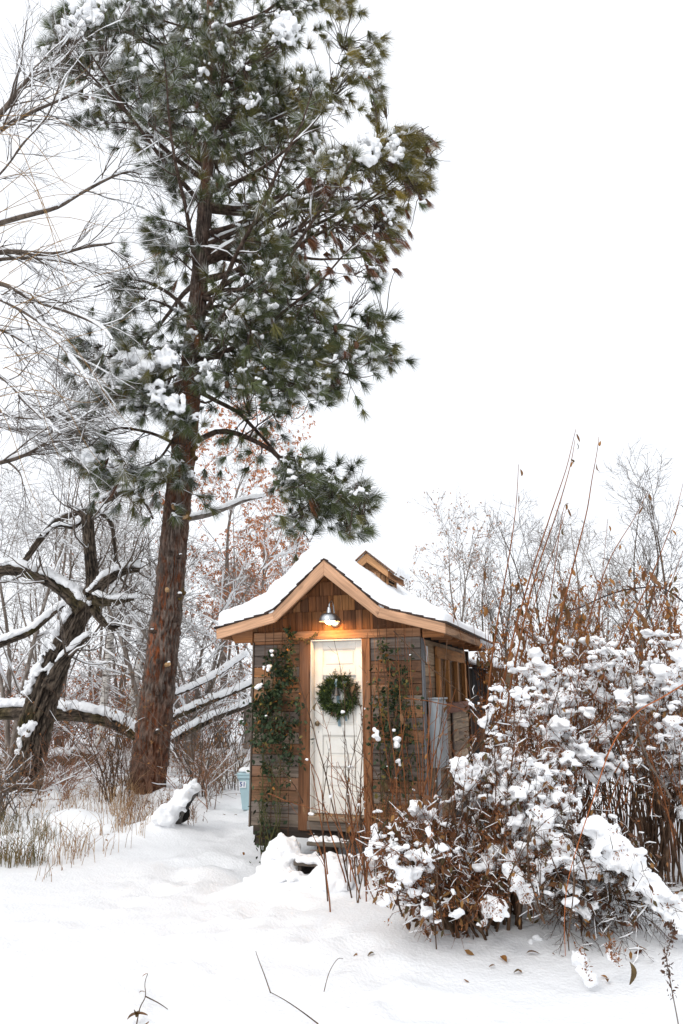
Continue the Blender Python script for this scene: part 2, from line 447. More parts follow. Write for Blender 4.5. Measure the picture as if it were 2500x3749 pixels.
def lathe(mb, prof, K=28, loc=(0, 0, 0), axis='z'):
    pr = np.array(prof, float); th = np.arange(K) * 2 * np.pi / K; n = len(pr)
    V = np.stack([pr[:, None, 0] * np.cos(th), pr[:, None, 0] * np.sin(th), np.repeat(pr[:, 1:2], K, 1)], -1)
    if axis == 'y': V = V[..., [0, 2, 1]]
    i = np.arange(n * K).reshape(n, K); a = i[:-1]; b = i[1:]
    q = np.stack([a, np.roll(a, -1, 1), np.roll(b, -1, 1), b], -1).reshape(-1, 4)
    mb.add(V.reshape(-1, 3) + np.array(loc), quads=q)

# ------------------------------------------------------------------ garden shed
shed = empty('garden_shed', tuple(SHED), -PHI)
tag(shed, 'small rustic wooden shed with cream door and snowy flared gable roof', 'shed')
rs = random.Random(11)
def jit(c, a=.78, b=1.2):
    f = rs.uniform(a, b); return tuple(v * f for v in c)
XL, XR, ZB, ZT, YD = -.745, 1.337, .45, 2.548, 3.13
GREY = [(.13, .105, .090), (.175, .142, .12), (.105, .082, .069), (.21, .165, .13)]
BRWN = [(.235, .12, .062), (.195, .098, .052), (.27, .15, .083), (.17, .088, .05)]
ORNG = [(.33, .145, .052), (.29, .12, .045)]
TAN = [(.36, .25, .155), (.40, .29, .19), (.30, .20, .125), (.25, .17, .11)]
# dark inner sheets, added so no light leaks through the cladding
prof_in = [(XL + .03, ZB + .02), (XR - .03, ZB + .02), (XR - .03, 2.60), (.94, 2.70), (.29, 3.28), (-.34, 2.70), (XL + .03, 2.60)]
slant(shed, 'light_stop', prof_in, .14, .149, 0, DARK, bev=0)
slant(shed, 'light_stop', prof_in, YD - .06, YD - .01, 0, DARK, bev=0)
board(shed, 'light_stop', XL + .03, XL + .07, .15, YD - .07, ZB + .02, 2.6, DARK, bev=0)
board(shed, 'light_stop', XR - .07, XR - .03, .15, YD - .07, ZB + .02, 2.6, DARK, bev=0)
board(shed, 'floor_frame', XL + .03, XR - .03, .0, YD - .02, ZB - .10, ZB + .015, WX, (.05, .036, .028), bev=.01)
# front cladding, plank by plank
left_c = [ORNG[1], GREY[0], GREY[2], ORNG[0], TAN[3], BRWN[2], BRWN[3], GREY[3], BRWN[1], GREY[3], BRWN[0], GREY[1], BRWN[3], BRWN[1], BRWN[0], GREY[1], GREY[3]]
right_c = [GREY[1], GREY[0], BRWN[1], BRWN[3], BRWN[2], GREY[3], GREY[1], BRWN[3], BRWN[0], GREY[0], GREY[2], GREY[0], BRWN[1], GREY[3], BRWN[0], BRWN[2], BRWN[1]]
for (x0, x1, cc) in ((-.742, -.145, left_c), (.742, 1.335, right_c)):
    z = ZT - .03 if x0 < 0 else ZT; k = 0
    z = ZT
    while z > ZB + .02:
        hgt = .045 if (k == 0 and x0 < 0) else rs.uniform(.118, .142)
        zb = max(ZB, z - hgt)
        if zb - ZB < .05: zb = ZB
        c = cc[k % len(cc)]; c = jit(c, .82, 1.4)
        if rs.random() < .3 and k > 0:
            xm = rs.uniform(x0 + .18, x1 - .18)
            c2 = jit(rs.choice(cc), .75, 1.25)
            board(shed, 'plank', x0, xm - .002, -.003 + rs.uniform(0, .006), .05, zb + .003, z - .002, WX, c)
            board(shed, 'plank', xm + .002, x1, -.003 + rs.uniform(0, .006), .05, zb + .003, z - .002, WX, c2)
        else:
            board(shed, 'plank', x0, x1, -.003 + rs.uniform(0, .007), .05, zb + .003, z - .002, WX, c, rot=(0, rs.uniform(-.002, .002), 0))
        z = zb; k += 1
board(shed, 'corner_board', XL - .022, XL - .004, -.012, .10, ZB - .015, 2.535, WZ, (.15, .115, .09))
board(shed, 'corner_board', XR + .002, XR + .024, -.006, .092, ZB, 2.535, WZ, (.17, .175, .185))
board(shed, 'header_beam', XL + .002, XR + .004, -.030, .05, ZT, 2.650, WX, (.32, .165, .085), .006)
board(shed, 'door_post', -.142, .001, -.024, .14, ZB - .02, ZT - .003, WZ, (.165, .075, .036), .006)
board(shed, 'door_post', .641, .739, -.024, .14, ZB - .08, ZT - .003, WZ, (.25, .115, .052), .006)
# side cladding
z = 2.535; k = 0
while z > ZB + .03:
    zb = max(ZB, z - rs.uniform(.125, .15))
    y = .094; ends = sorted([rs.uniform(.6, 1.3), rs.uniform(1.7, 2.6)]) + [YD]
    for ye in ends:
        c = jit(rs.choice(TAN), .85, 1.1)
        board(shed, 'plank', XR - .04, XR + rs.uniform(-.003, .004), y + .002, ye - .002, zb + .003, z - .002, WY, c); y = ye
    z = zb; k += 1
z = 2.535                                   # the far long wall, plain planks
while z > ZB + .03:
    zb = max(ZB, z - .19); board(shed, 'plank', XL - .003, XL + .03, .102, YD, zb + .003, z - .002, WY, rs.choice(GREY)); z = zb
board(shed, 'corner_board', XR + .005, XR + .035, YD - .10, YD, ZB, 2.53, WZ, (.055, .032, .02))
board(shed, 'batten', XR + .006, XR + .026, 1.60, 1.68, ZB, 1.68, WZ, (.085, .055, .04))
# gable shingles, trimmed under the roof slopes
PK, KL, EL, KR, ER = (.29, 3.45), (-.364, 2.855), (-1.10, 2.69), (.965, 2.86), (1.69, 2.655)
def roof_z(x):
    xs = [EL[0], KL[0], PK[0], KR[0], ER[0]]; zs = [EL[1], KL[1], PK[1], KR[1], ER[1]]
    return float(np.interp(x, xs, zs))
rows = [2.650, 2.852, 3.036, 3.205, 3.36]
SHC = [(.25, .10, .034), (.20, .078, .028), (.29, .13, .046), (.16, .066, .028), (.23, .096, .038), (.115, .052, .025)]
for r in range(4):
    x = XL + .01 + rs.uniform(0, .05); zb = rows[r]; zt = rows[r + 1] + .03
    while x < XR - .01:
        w_ = rs.uniform(.085, .165); x1 = min(x + w_, XR - .005)
        for kk in (KL[0], PK[0], KR[0]):
            if x < kk - .02 < x1 and x1 - kk < .05: x1 = kk
        m0 = roof_z(x) - .045; m1 = roof_z(x1) - .045; zlo = zb + rs.uniform(-.004, .006)
        if max(m0, m1) > zlo + .03 and x1 - x > .03:
            poly = [(x + .002, zlo), (x1 - .002, zlo), (x1 - .002, max(zlo + .008, min(zt, m1))), (x + .002, max(zlo + .008, min(zt, m0)))]
            mid = (x + x1) / 2; mm = roof_z(mid) - .045
            if mm < zt and mm > max(m0, m1): poly.insert(3, (mid, min(zt, mm)))
            o = slant(shed, 'shingle', poly, .006, .030, 0, SH, jit(rs.choice(SHC), .75, 1.15), bev=.002)
            o.location.y = .006 + .0; o.rotation_euler.x = .085
        x = x1
slant(shed, 'gable_backing', [(XL + .02, 2.651), (XR - .02, 2.651), (.94, 2.72), (.29, 3.33), (-.34, 2.72)], .036, .049, 0, WX, (.10, .045, .02), bev=0)

# roof: rafters, boards, bargeboards, fascia, courses, snow
def ang(a, b): return math.atan2(b[1] - a[1], b[0] - a[0])
def off(p, q, d):        # shift a segment square to itself
    a = ang(p, q); nx, nz = -math.sin(a), math.cos(a)
    return (p[0] + nx * d, p[1] + nz * d), (q[0] + nx * d, q[1] + nz * d)
YF, YBK = -.30, 3.62
for a, b in ((EL, KL), (KL, PK), (PK, KR), (KR, ER)):
    p, q = off(a, b, -.022)
    slant(shed, 'roof_boarding', [a, b, q, p], YF + .003, YBK, ang(a, b), WX, (.24, .115, .048), bev=0)
PKb, KLb, ELb, KRb, ERb = (.29, 3.262), (-.328, 2.742), (-1.09, 2.565), (.928, 2.748), (1.687, 2.545)
CED = (.50, .29, .175)
for poly, (a, b) in (([KL, PK, PKb, KLb], (KL, PK)), ([EL, KL, KLb, ELb], (EL, KL)), ([PK, KR, KRb, PKb], (PK, KR)), ([KR, ER, ERb, KRb], (KR, ER))):
    slant(shed, 'bargeboard', poly, YF - .036, YF, ang(a, b), FX, jit(CED, .92, 1.08), .004)
for yy in [-.015 + i * .455 for i in range(8)]:
    for a, b, a2, s in ((KR, ER, (XR + .026, 0), 1), (KL, EL, (XL - .024, 0), -1)):
        x0 = a2[0]; x1 = b[0] - .04 * s
        z0 = np.interp(x0, *zip(*sorted([a, b]))) - .03; z1 = np.interp(x1, *zip(*sorted([a, b]))) - .03
        poly = [(x0, z0), (x1, z1), (x1, z1 - .045), (x1 - .05 * s, 2.535), (x0, 2.535)]
        slant(shed, 'rafter_tail', poly, yy, yy + .04, 0, WX, (.34, .15, .06), .003)
board(shed, 'fascia', ER[0] - .030, ER[0] - .002, YF + .004, YBK, 2.545, 2.632, WY, (.33, .185, .10))
board(shed, 'fascia', EL[0] + .002, EL[0] + .030, YF + .004, YBK, 2.575, 2.66, WY, (.33, .185, .10))
def polyline_point(line, s):
    L = 0
    for a, b in zip(line[:-1], line[1:]):
        d = math.dist(a, b)
        if s <= L + d or b is line[-1]:
            t = (s - L) / d; return (a[0] + (b[0] - a[0]) * t, a[1] + (b[1] - a[1]) * t), ang(a, b)
        L += d
for line, sgn in (([EL, KL, PK], 1), ([ER, KR, PK], -1)):
    tot = math.dist(line[0], line[1]) + math.dist(line[1], line[2]); s = -.02
    while s < tot - .03:
        (p, a) = polyline_point(line, max(s, 0) + .001); s2 = min(s + .19, tot + (.0 if sgn > 0 else .015)); (q, a2) = polyline_point(line, s2)
        if s < 0: p = (p[0] + math.cos(a) * s, p[1] + math.sin(a) * s)
        nx, nz = -math.sin(a) * sgn, math.cos(a) * sgn
        poly = [(p[0] + nx * .001, p[1] + nz * .001), (q[0] + nx * .001, q[1] + nz * .001), (q[0] + nx * .010, q[1] + nz * .010), (p[0] + nx * .028, p[1] + nz * .028)]
        slant(shed, 'roof_course', poly, YF - .045 + rs.uniform(-.012, .012), YBK + .02, a, WX, jit((.055, .034, .026), .7, 1.3), .002)
        s += .135
def roof_snow(line, th, y0, y1, name, parent, nx=190, ny=90, inset=.03, seed=0, edge=.11, lump=1.0):
    P = np.array(line, float); seg = np.linalg.norm(np.diff(P, axis=0), axis=1); cs = np.concatenate([[0], np.cumsum(seg)]); tot = cs[-1]
    s = np.linspace(0, tot, nx); X = np.interp(s, cs, P[:, 0]); Z = np.interp(s, cs, P[:, 1])
    a = np.array([math.atan2(*(P[i + 1] - P[i])[::-1]) for i in range(len(seg))])
    A = a[np.clip(np.searchsorted(cs, s, 'right') - 1, 0, len(a) - 1)]
    k = np.exp(-np.linspace(-2, 2, 31) ** 2); k /= k.sum()
    A = np.convolve(np.pad(A, 15, 'edge'), k, 'valid')
    T = np.interp(s, *zip(*th))
    T = np.convolve(np.pad(T, 15, 'edge'), k, 'valid')
    y = np.linspace(y0, y1, ny); Sg, Yg = np.meshgrid(s, y)
    p3 = np.stack([Sg * 1.0, Yg * 1.0, np.full_like(Sg, seed)], -1)
    ins = inset * (1 + .9 * fbm(p3 * 7, 3) * lump)
    d = np.minimum(np.minimum(Sg + .0, tot - Sg), np.minimum(Yg - y0, y1 - Yg)) - np.clip(ins, 0, .1)
    e = np.clip(d / edge, 0, 1); fac = np.sqrt(np.clip(1 - (1 - e) ** 2, 0, 1))
    H = T[None] * (1 + .45 * np.exp(-(Yg - y0) / .35)) * fac * (1 + .20 * fbm(p3 * 2.4 + 4, 3) * lump) + .012 * fbm(p3 * 12, 3) * fac + .0
    H = np.where(d <= 0, -.02, H + .034)
    top = np.stack([X[None] - np.sin(A)[None] * H, Yg, Z[None] + np.cos(A)[None] * H], -1)
    i = np.arange(nx * ny).reshape(ny, nx)
    q = np.stack([i[:-1, :-1], i[:-1, 1:], i[1:, 1:], i[1:, :-1]], -1).reshape(-1, 4)
    return link(name, mesh_np(name, top.reshape(-1, 3), [q], True), SNOW, parent)
roof_snow([EL, KL, PK, KR, ER], [(0, .13), (.5, .18), (.9, .21), (1.45, .20), (1.63, .13), (1.8, .10), (2.4, .10), (2.9, .12), (3.2, .08)], YF - .031, YBK + .01, 'roof_snow', shed, inset=.020, seed=3.3, edge=.06)
ice = plain('ice', (.75, .8, .84), .1, .05, 5., 0., .6)
mbc = MB(); lathe(mbc, [(.0, 0), (.009, -.0), (.006, -.06), (.002, -.13), (0, -.15)], 7)
ice_me = mesh_np('icicle', np.concatenate(mbc.V), [np.concatenate(mbc.q)], True); ice_me.materials.append(ice)
for i in range(16):
    o = link('icicle', ice_me, None, shed, loc=(ER[0] + .012, 2.2 + i * .085 + rs.uniform(-.02, .02), 2.645)); o.scale = (1, 1, rs.uniform(.5, 1.3))

# cupola on the ridge
CU = (.29, 1.385)
cup = slant(shed, 'cupola', [(.06, 3.22), (.52, 3.22), (.52, 3.56), (.29, 3.75), (.06, 3.56)], CU[1] + .10, CU[1] + .74, 0, WZ, (.36, .19, .09), bev=0)
def sub(o):               # children of a part keep shed coordinates
    o.parent = cup; o.matrix_parent_inverse = Matrix.Translation(cup.location).inverted(); return o
for sg in (-1, 1):
    a, b = (.29, 3.83), (.29 + sg * .305, 3.578)
    sub(slant(shed, 'bargeboard', [a, b, (b[0], b[1] - .105), (.29, 3.70)], CU[1] - .012, CU[1] + .014, ang(a, b), FX, (.50, .27, .13), .003))
    c, d = (.29 - sg * .012, 3.853), (.29 + sg * .40, 3.512)
    p, q = off(c, d, .018 * sg)
    sub(slant(shed, 'roof_board', [c, d, q, p], CU[1] - .05, CU[1] + .86, ang(c, d), WX, (.16, .09, .055), .002))
    sub(board(shed, 'eave_board', *(sorted((.29 + sg * .30, .29 + sg * .32))), CU[1] + .015, CU[1] + .84, 3.46, 3.565, WY, (.40, .19, .085)))
sub(board(shed, 'crosspiece', .08, .50, CU[1] + .070, CU[1] + .098, 3.565, 3.615, WX, (.34, .17, .08)))
for i in range(4): sub(board(shed, 'louvre', .10, .345, CU[1] + .060, CU[1] + .098, 3.40 + i * .045, 3.412 + i * .045, WX, (.42, .24, .12), rot=(.5, 0, 0)))
sub(board(shed, 'louvre_shade', .10, .345, CU[1] + .085, CU[1] + .0985, 3.36, 3.56, DARK, bev=0))  # near-black sheet paints the shade behind the front slats
for i in range(3): sub(board(shed, 'cladding', .35 + i * .06, .405 + i * .06, CU[1] + .075, CU[1] + .0985, 3.23, 3.60 - i * .04, WZ, jit((.42, .23, .115), .85, 1.1)))
sub(board(shed, 'louvre_shade', .5215, .526, CU[1] + .16, CU[1] + .58, 3.30, 3.50, DARK, bev=0))  # same painted shade behind the side slats
for i in range(4): sub(board(shed, 'louvre', .527, .55, CU[1] + .16, CU[1] + .58, 3.32 + i * .05, 3.332 + i * .05, WY, (.40, .22, .11)))
for yy in (.12, .58): sub(board(shed, 'louvre_frame', .523, .556, CU[1] + yy, CU[1] + yy + .04, 3.24, 3.53, WZ, (.42, .22, .10)))
sn = roof_snow([(-.13, 3.505), (.29, 3.865), (.71, 3.505)], [(0, .05), (.45, .10), (.57, .075), (.7, .09), (1.2, .05)], CU[1] - .03, CU[1] + .86, 'cupola_snow', shed, nx=90, ny=70, inset=.025, seed=8., edge=.07)
sn.parent = cup; sn.matrix_parent_inverse = Matrix.Translation(cup.location).inverted()

# window in the long wall
WIN = (.34, .155, .05)
win = board(shed, 'window', XR + .004, XR + .010, .72, 2.66, 1.72, 2.46, plain('window_screen', (.10, .052, .022), .35, .3, 14., 0, .5), bev=0)
def subw(o): o.parent = win; o.matrix_parent_inverse = Matrix.Translation(win.location).inverted(); return o
subw(board(shed, 'frame', XR + .011, XR + .045, .70, 2.68, 2.335, 2.475, WY, WIN))
for y0, y1 in ((.70, .83), (1.30, 1.40), (1.93, 2.03), (2.56, 2.68)): subw(board(shed, 'frame', XR + .011, XR + .060, y0, y1, 1.80, 2.333, WZ, jit(WIN, .85, 1.15)))
glass = plain('old_glass', (.055, .035, .02), .12, .3, 3., 0, .6)
for y0, y1 in ((.83, 1.30), (1.40, 1.93), (2.03, 2.56)):
    subw(board(shed, 'pane', XR + .0105, XR + .014, y0 + .002, y1 - .002, 1.80, 2.333, glass, bev=0))
    subw(board(shed, 'shutter_slat', XR + .015, XR + .024, y0 + .2, y0 + .27, 1.80, 2.33, WZ, (.16, .085, .04)))
subw(board(shed, 'sill', XR + .011, XR + .075, .68, 2.72, 1.67, 1.798, WY, (.22, .095, .06)))
board(shed, 'metal_bracket', XR + .026, XR + .034, .12, .22, 2.27, 2.45, GALV)
# footing
DKW = (.035, .026, .02)
for x0, y0 in ((-.60, .06), (-.02, .25), (.85, .06), (-.6, 1.6), (.85, 1.6), (-.6, 2.8), (.85, 2.8)):
    board(shed, 'footing_post', x0, x0 + .20, y0, y0 + .2, -.2, ZB - .105, WZ, (.07, .05, .038))
board(shed, 'footing_beam', -.69, -.38, .0, .05, .24, ZB - .101, WX, DKW)

# door
white = None
def paint_mat():
    m, n, b = nmat('old_cream_paint'); tc = N(n, 'ShaderNodeTexCoord'); ge = N(n, 'ShaderNodeNewGeometry')
    n1 = N(n, 'ShaderNodeTexNoise', Scale=5., Detail=8., Roughness=.7); n2 = N(n, 'ShaderNodeTexNoise', Scale=26., Detail=6.)
    for x in (n1, n2): n.links.new(ge.outputs['Position'], x.inputs['Vector'])
    c = ramp(n, n1.outputs[0], [(.3, (.68, .655, .60)), (.55, (.765, .75, .705)), (.8, (.79, .78, .745))])
    f = ramp(n, n2.outputs[0], [(.735, (0,) * 3), (.75, (1,) * 3)]); bw = N(n, 'ShaderNodeRGBToBW'); n.links.new(f, bw.inputs[0])
    c = mix(n, bw.outputs[0], c, (.22, .13, .075))
    n.links.new(c, b.inputs['Base Color']); b.inputs['Roughness'].default_value = .45; bump(n, b, n2.outputs[0], .15, .004)
    return m
PAINT = paint_mat()
DY = .085; DX0, DX1, DZ0, DZ1 = .012, .634, .606, 2.528
door = board(shed, 'door', DX0, DX1, DY + .022, DY + .04, DZ0, DZ1, PAINT, bev=0)
def subd(o): o.parent = door; o.matrix_parent_inverse = Matrix.Translation(door.location).inverted(); return o
PXa, PXb = DX0 + .107, DX1 - .105
zz = [(2.44, 2.235), (2.13, 1.925), (1.79, 1.57), (1.455, 1.225), (1.115, .875)]
subd(board(shed, 'stile', DX0, PXa - .001, DY, DY + .021, DZ0, DZ1, PAINT)); subd(board(shed, 'stile', PXb + .001, DX1, DY, DY + .021, DZ0, DZ1, PAINT))
edges = [DZ1] + [v for p in zz for v in p] + [DZ0]
for i in range(0, len(edges), 2): subd(board(shed, 'rail', PXa, PXb, DY + .0005, DY + .021, edges[i + 1], edges[i], PAINT))
for zt, zb in zz:
    p = subd(board(shed, 'panel', PXa + .035, PXb - .035, DY + .010, DY + .0215, zb + .03, zt - .03, PAINT, bev=.006))
    for (a, b_, c, d) in ((PXa, PXb, zt - .008, zt), (PXa, PXb, zb, zb + .008)):
        subd(board(shed, 'moulding', a, b_, DY + .008, DY + .0212, c + .0005, d - .0005, PAINT, bev=.003))
brass = plain('aged_brass', (.16, .12, .075), .4, .3, 40., .9, .5)
kb = MB(); lathe(kb, [(0, -.062), (.018, -.060), (.029, -.048), (.030, -.038), (.024, -.028), (.011, -.022), (.011, 0)], 24, axis='y')
ko = kb.build('door_knob', brass, shed, True); ko.location = (.065, DY, 1.585); subd(ko)
subd(board(shed, 'escutcheon', .040, .096, DY - .0025, DY - .0003, 1.43, 1.66, PAINT, bev=.001))
subd(board(shed, 'keyhole', .066, .071, DY - .0045, DY - .0028, 1.478, 1.50, DARK, bev=0))
board(shed, 'door_jamb', .0015, .0105, -.018, .13, .60, 2.546, PAINT); board(shed, 'door_jamb', .6355, .6405, -.01, .13, .60, 2.546, PAINT, bev=.001)
board(shed, 'door_jamb', .011, .635, -.018, .13, 2.53, 2.546, PAINT)
board(shed, 'threshold', -.0, .64, -.085, .13, .545, .600, WX, (.26, .19, .13), .008)
board(shed, 'threshold_apron', -.02, .66, -.06, .05, ZB + .0, .543, WX, (.19, .15, .12), .006)
rg = np.random.default_rng(77)
mb = MB(); n_ = 320; pp = np.stack([rg.uniform(.03, .62, n_), rg.uniform(-.075, .06, n_), np.full(n_, .603)], -1)
mb.leaves(pp, rg.normal(size=(n_, 3)) * np.array([1, 1, .15]), rg.uniform(.008, .022, n_), c=np.array([.45, .30, .15]) * rg.uniform(.5, 1.2, (n_, 1)), rng=rg)
mb.build('wood_chips', ATTL, shed, usecol=True, kind='stuff')
# timber skirting pieces left and right of the steps are hidden by snow

# ------------------------------------------------------------------ wall lamp (lit)
def sroot(name, x, y, z):
    return empty(name, tuple(S(x, y, z)), -PHI)
lamp = tag(sroot('wall_lamp', .318, -.032, 2.752), 'lit galvanised gooseneck barn lamp above the cream door', 'lamp')
mb = MB(); lathe(mb, [(0, -.026), (.035, -.026), (.055, -.022), (.066, -.012), (.068, 0.055)], 36, axis='y'); mb.build('wall_plate', GALV, lamp, True)
LY = -.20                                    # lamp axis in front of the wall
mb = MB(); gp = resample(np.array([(0, -.02, .03), (0, -.035, .13), (0, -.075, .212), (0, -.13, .228), (0, LY + .012, .19), (0, LY, .14)]), 22)
mb.tubes(gp, np.full(22, .0085), 10); mb.build('gooseneck', GALV, lamp, True)
mb = MB(); lathe(mb, [(.0, .150), (.020, .149), (.023, .142), (.034, .085), (.036, .078), (.070, .074), (.098, .052), (.113, .018), (.121, -.018), (.124, -.020), (.119, -.0165), (.110, .016), (.094, .048), (.066, .069), (.03, .07)], 40, loc=(0, LY, 0)); mb.build('shade', GALV, lamp, True)
gm, gn, gb = nmat('lit_globe'); gb.inputs['Base Color'].default_value = (.9, .8, .65, 1); gb.inputs['Emission Color'].default_value = (1, .52, .17, 1); gb.inputs['Emission Strength'].default_value = 140.
mb = MB(); lathe(mb, [(.0, -.052), (.022, -.049), (.040, -.040), (.052, -.024), (.055, -.005), (.048, .022), (.035, .04), (0, .045)], 28, loc=(0.004, LY + .012, 0)); mb.build('globe', gm, lamp, True)

# ------------------------------------------------------------------ wreath with bell
wr = tag(sroot('door_wreath', .318, DY - .002, 1.90), 'round evergreen wreath with a little bell hanging on the cream door', 'wreath')
rg = np.random.default_rng(5)
n_ = 3400; th = rg.uniform(0, 2 * np.pi, n_); rr = np.clip(.152 + rg.normal(size=n_) * .036, .086, .23)
tan_ = np.stack([-np.sin(th), np.zeros(n_), np.cos(th)], -1); rad_ = np.stack([np.cos(th), np.zeros(n_), np.sin(th)], -1)
pos = rad_ * rr[:, None] + np.stack([np.zeros(n_), -.03 - .035 * rg.random(n_), np.zeros(n_)], -1)
dr = tan_ * rg.uniform(-.7, .3, (n_, 1)) + rad_ * rg.uniform(-.15, .9, (n_, 1)) + rg.normal(size=(n_, 3)) * .3
gcol = np.array([.030, .050, .014]) * rg.uniform(.4, 1.5, (n_, 1)); yy = rg.random(n_) < .22; gcol[yy] = np.array([.085, .11, .022]) * rg.uniform(.6, 1.2, (yy.sum(), 1))
bb = (rg.random(n_) < .5) & (np.abs(th - .5) < .4); gcol[bb] = np.array([.10, .062, .035]) * rg.uniform(.6, 1.2, (bb.sum(), 1))
mb = MB(); mb.leaves(pos, dr, rg.uniform(.03, .085, n_), c=gcol, width=.16, rng=rg)
core = resample(np.array([(math.cos(a) * .15, -.03, math.sin(a) * .15) for a in np.linspace(0, 2 * np.pi, 25)]), 50); mb.tubes(core, np.full(50, .038), 8, c=(.02, .03, .01))
for (bx, bz, ex, ez) in ((.02, .13, -.02, .29), (.07, .13, .10, .25), (.11, .13, .16, .24), (.20, .08, .25, .14), (.2, .05, .27, .10), (.22, -.05, .285, -.12), (-.18, .08, -.24, .11), (.02, -.18, 0, -.26)):
    L_ = np.linspace(0, 1, 60); pb = np.stack([bx + (ex - bx) * L_, np.full(60, -.05), bz + (ez - bz) * L_], -1); dd = np.array([ex - bx, 0, ez - bz]); dd /= np.linalg.norm(dd)
    mb.leaves(pb, dd * .6 + rg.normal(size=(60, 3)) * .7, rg.uniform(.02, .04, 60), c=np.array([.055, .055, .025]) * rg.uniform(.6, 1.3, (60, 1)), width=.2, rng=rg)
mb.build('greenery', ATTL, wr, usecol=True, kind='stuff')
mb = MB(); mb.leaves(np.array([(-.04, -.07, -.17), (-.02, -.07, -.18), (.07, -.07, -.17), (.06, -.07, .14), (.12, -.07, .06), (.10, -.07, -.01)]), np.array([(-.3, 0, -1), (.4, -.1, -.9), (.1, 0, -1), (.9, -.2, .2), (-.5, -.2, .6), (.6, -.3, -.6)]), .075, c=np.array([(.11, .075, .06), (.12, .08, .07), (.08, .10, .085), (.12, .145, .12), (.13, .15, .12), (.14, .16, .13)]), width=.5, rng=rg)
mb.build('broad_leaves', ATTL, wr, usecol=True)
pew = plain('dark_pewter', (.085, .08, .075), .45, .4, 40., .8, .5)
mb = MB(); lathe(mb, [(.0, .07), (.010, .07), (.018, .062), (.024, .03), (.034, -.01), (.044, -.03), (.048, -.036), (.042, -.034), (.03, -.01), (.018, .03)], 26, loc=(-.008, -.055, .035)); mb.build('bell', pew, wr, True)
rib = plain('blue_ribbon', (.20, .29, .33), .7, .15, 20.)
def ribbon(x0, z0, x1, z1, w_, y=-.02):
    t = np.linspace(0, 1, 10); cx = x0 + (x1 - x0) * t + .004 * np.sin(t * 7); cz = z0 + (z1 - z0) * t; yy = y - .008 * np.sin(t * 5)
    V = np.concatenate([np.stack([cx - w_ / 2, yy, cz], -1), np.stack([cx + w_ / 2, yy + .004, cz], -1)])
    V2 = V + np.array([0, .0012, 0]); q = [(i, i + 10, i + 11, i + 1) for i in range(9)]; mb = MB(); mb.add(V, quads=q); mb.add(V2, quads=q); mb.build('ribbon', rib, wr, True)
ribbon(-.005, .0, .01, -.345, .034); ribbon(.085, -.15, .09, -.285, .026); ribbon(-.005, .19, -.01, .10, .024, -.075)

# ------------------------------------------------------------------ grey service cabinet on the side wall
cab = tag(sroot('electric_cabinet', 1.42, .35, 1.12), 'tall grey metal electric cabinet on the side wall of the shed', 'cabinet')
cabm = plain('grey_enamel', (.33, .365, .39), .42, .10, 6., .2, .4)
board(cab, 'cabinet_body', -.055, .07, -.20, .20, 0, .73, cabm, bev=.006)
board(cab, 'cabinet_door', .0715, .080, -.19, .19, .012, .70, cabm, bev=.003); board(cab, 'cabinet_lid', -.056, .092, -.21, .21, .731, .752, cabm, bev=.003)
mb = MB(); mb.tubes(np.array([(.01, -.1, .0), (.01, -.1, -.4), (.01, -.1, -1.15)]), np.full(3, .028), 12); mb.build('conduit', GALV, cab, True)

# ------------------------------------------------------------------ trellises and climbing roses
rust = plain('rusty_wire', (.10, .05, .028), .8, .5, 60.)
def trellis(xs, ztop, zbot, label, y=-.06):
    root = tag(sroot('wire_trellis', xs[0], y, 0), label, 'trellis', 'wire trellises on the shed front')
    for x in xs:
        mb = MB(); mb.tubes(np.array([(x - xs[0], 0, zbot), (x - xs[0] + .004, 0, (ztop + zbot) / 2), (x - xs[0], 0, ztop)]), np.full(3, .0042), 5); mb.build('upright_wire', rust, root)
    z = ztop - .002
    while z > zbot + .15:
        mb = MB(); mb.tubes(np.array([(-.004, -.004, z), (xs[-1] - xs[0] + .004, -.004, z)]), np.full(2, .0032), 5); mb.build('cross_wire', rust, root); z -= .118
trellis([-.575, -.463, -.351, -.246], 2.81, .08, 'rusty wire trellis on the left of the cream door, behind the thick leafy rose')
trellis([.847, .954, 1.056, 1.162], 2.81, .15, 'rusty wire trellis on the right of the cream door, behind the bare canes')

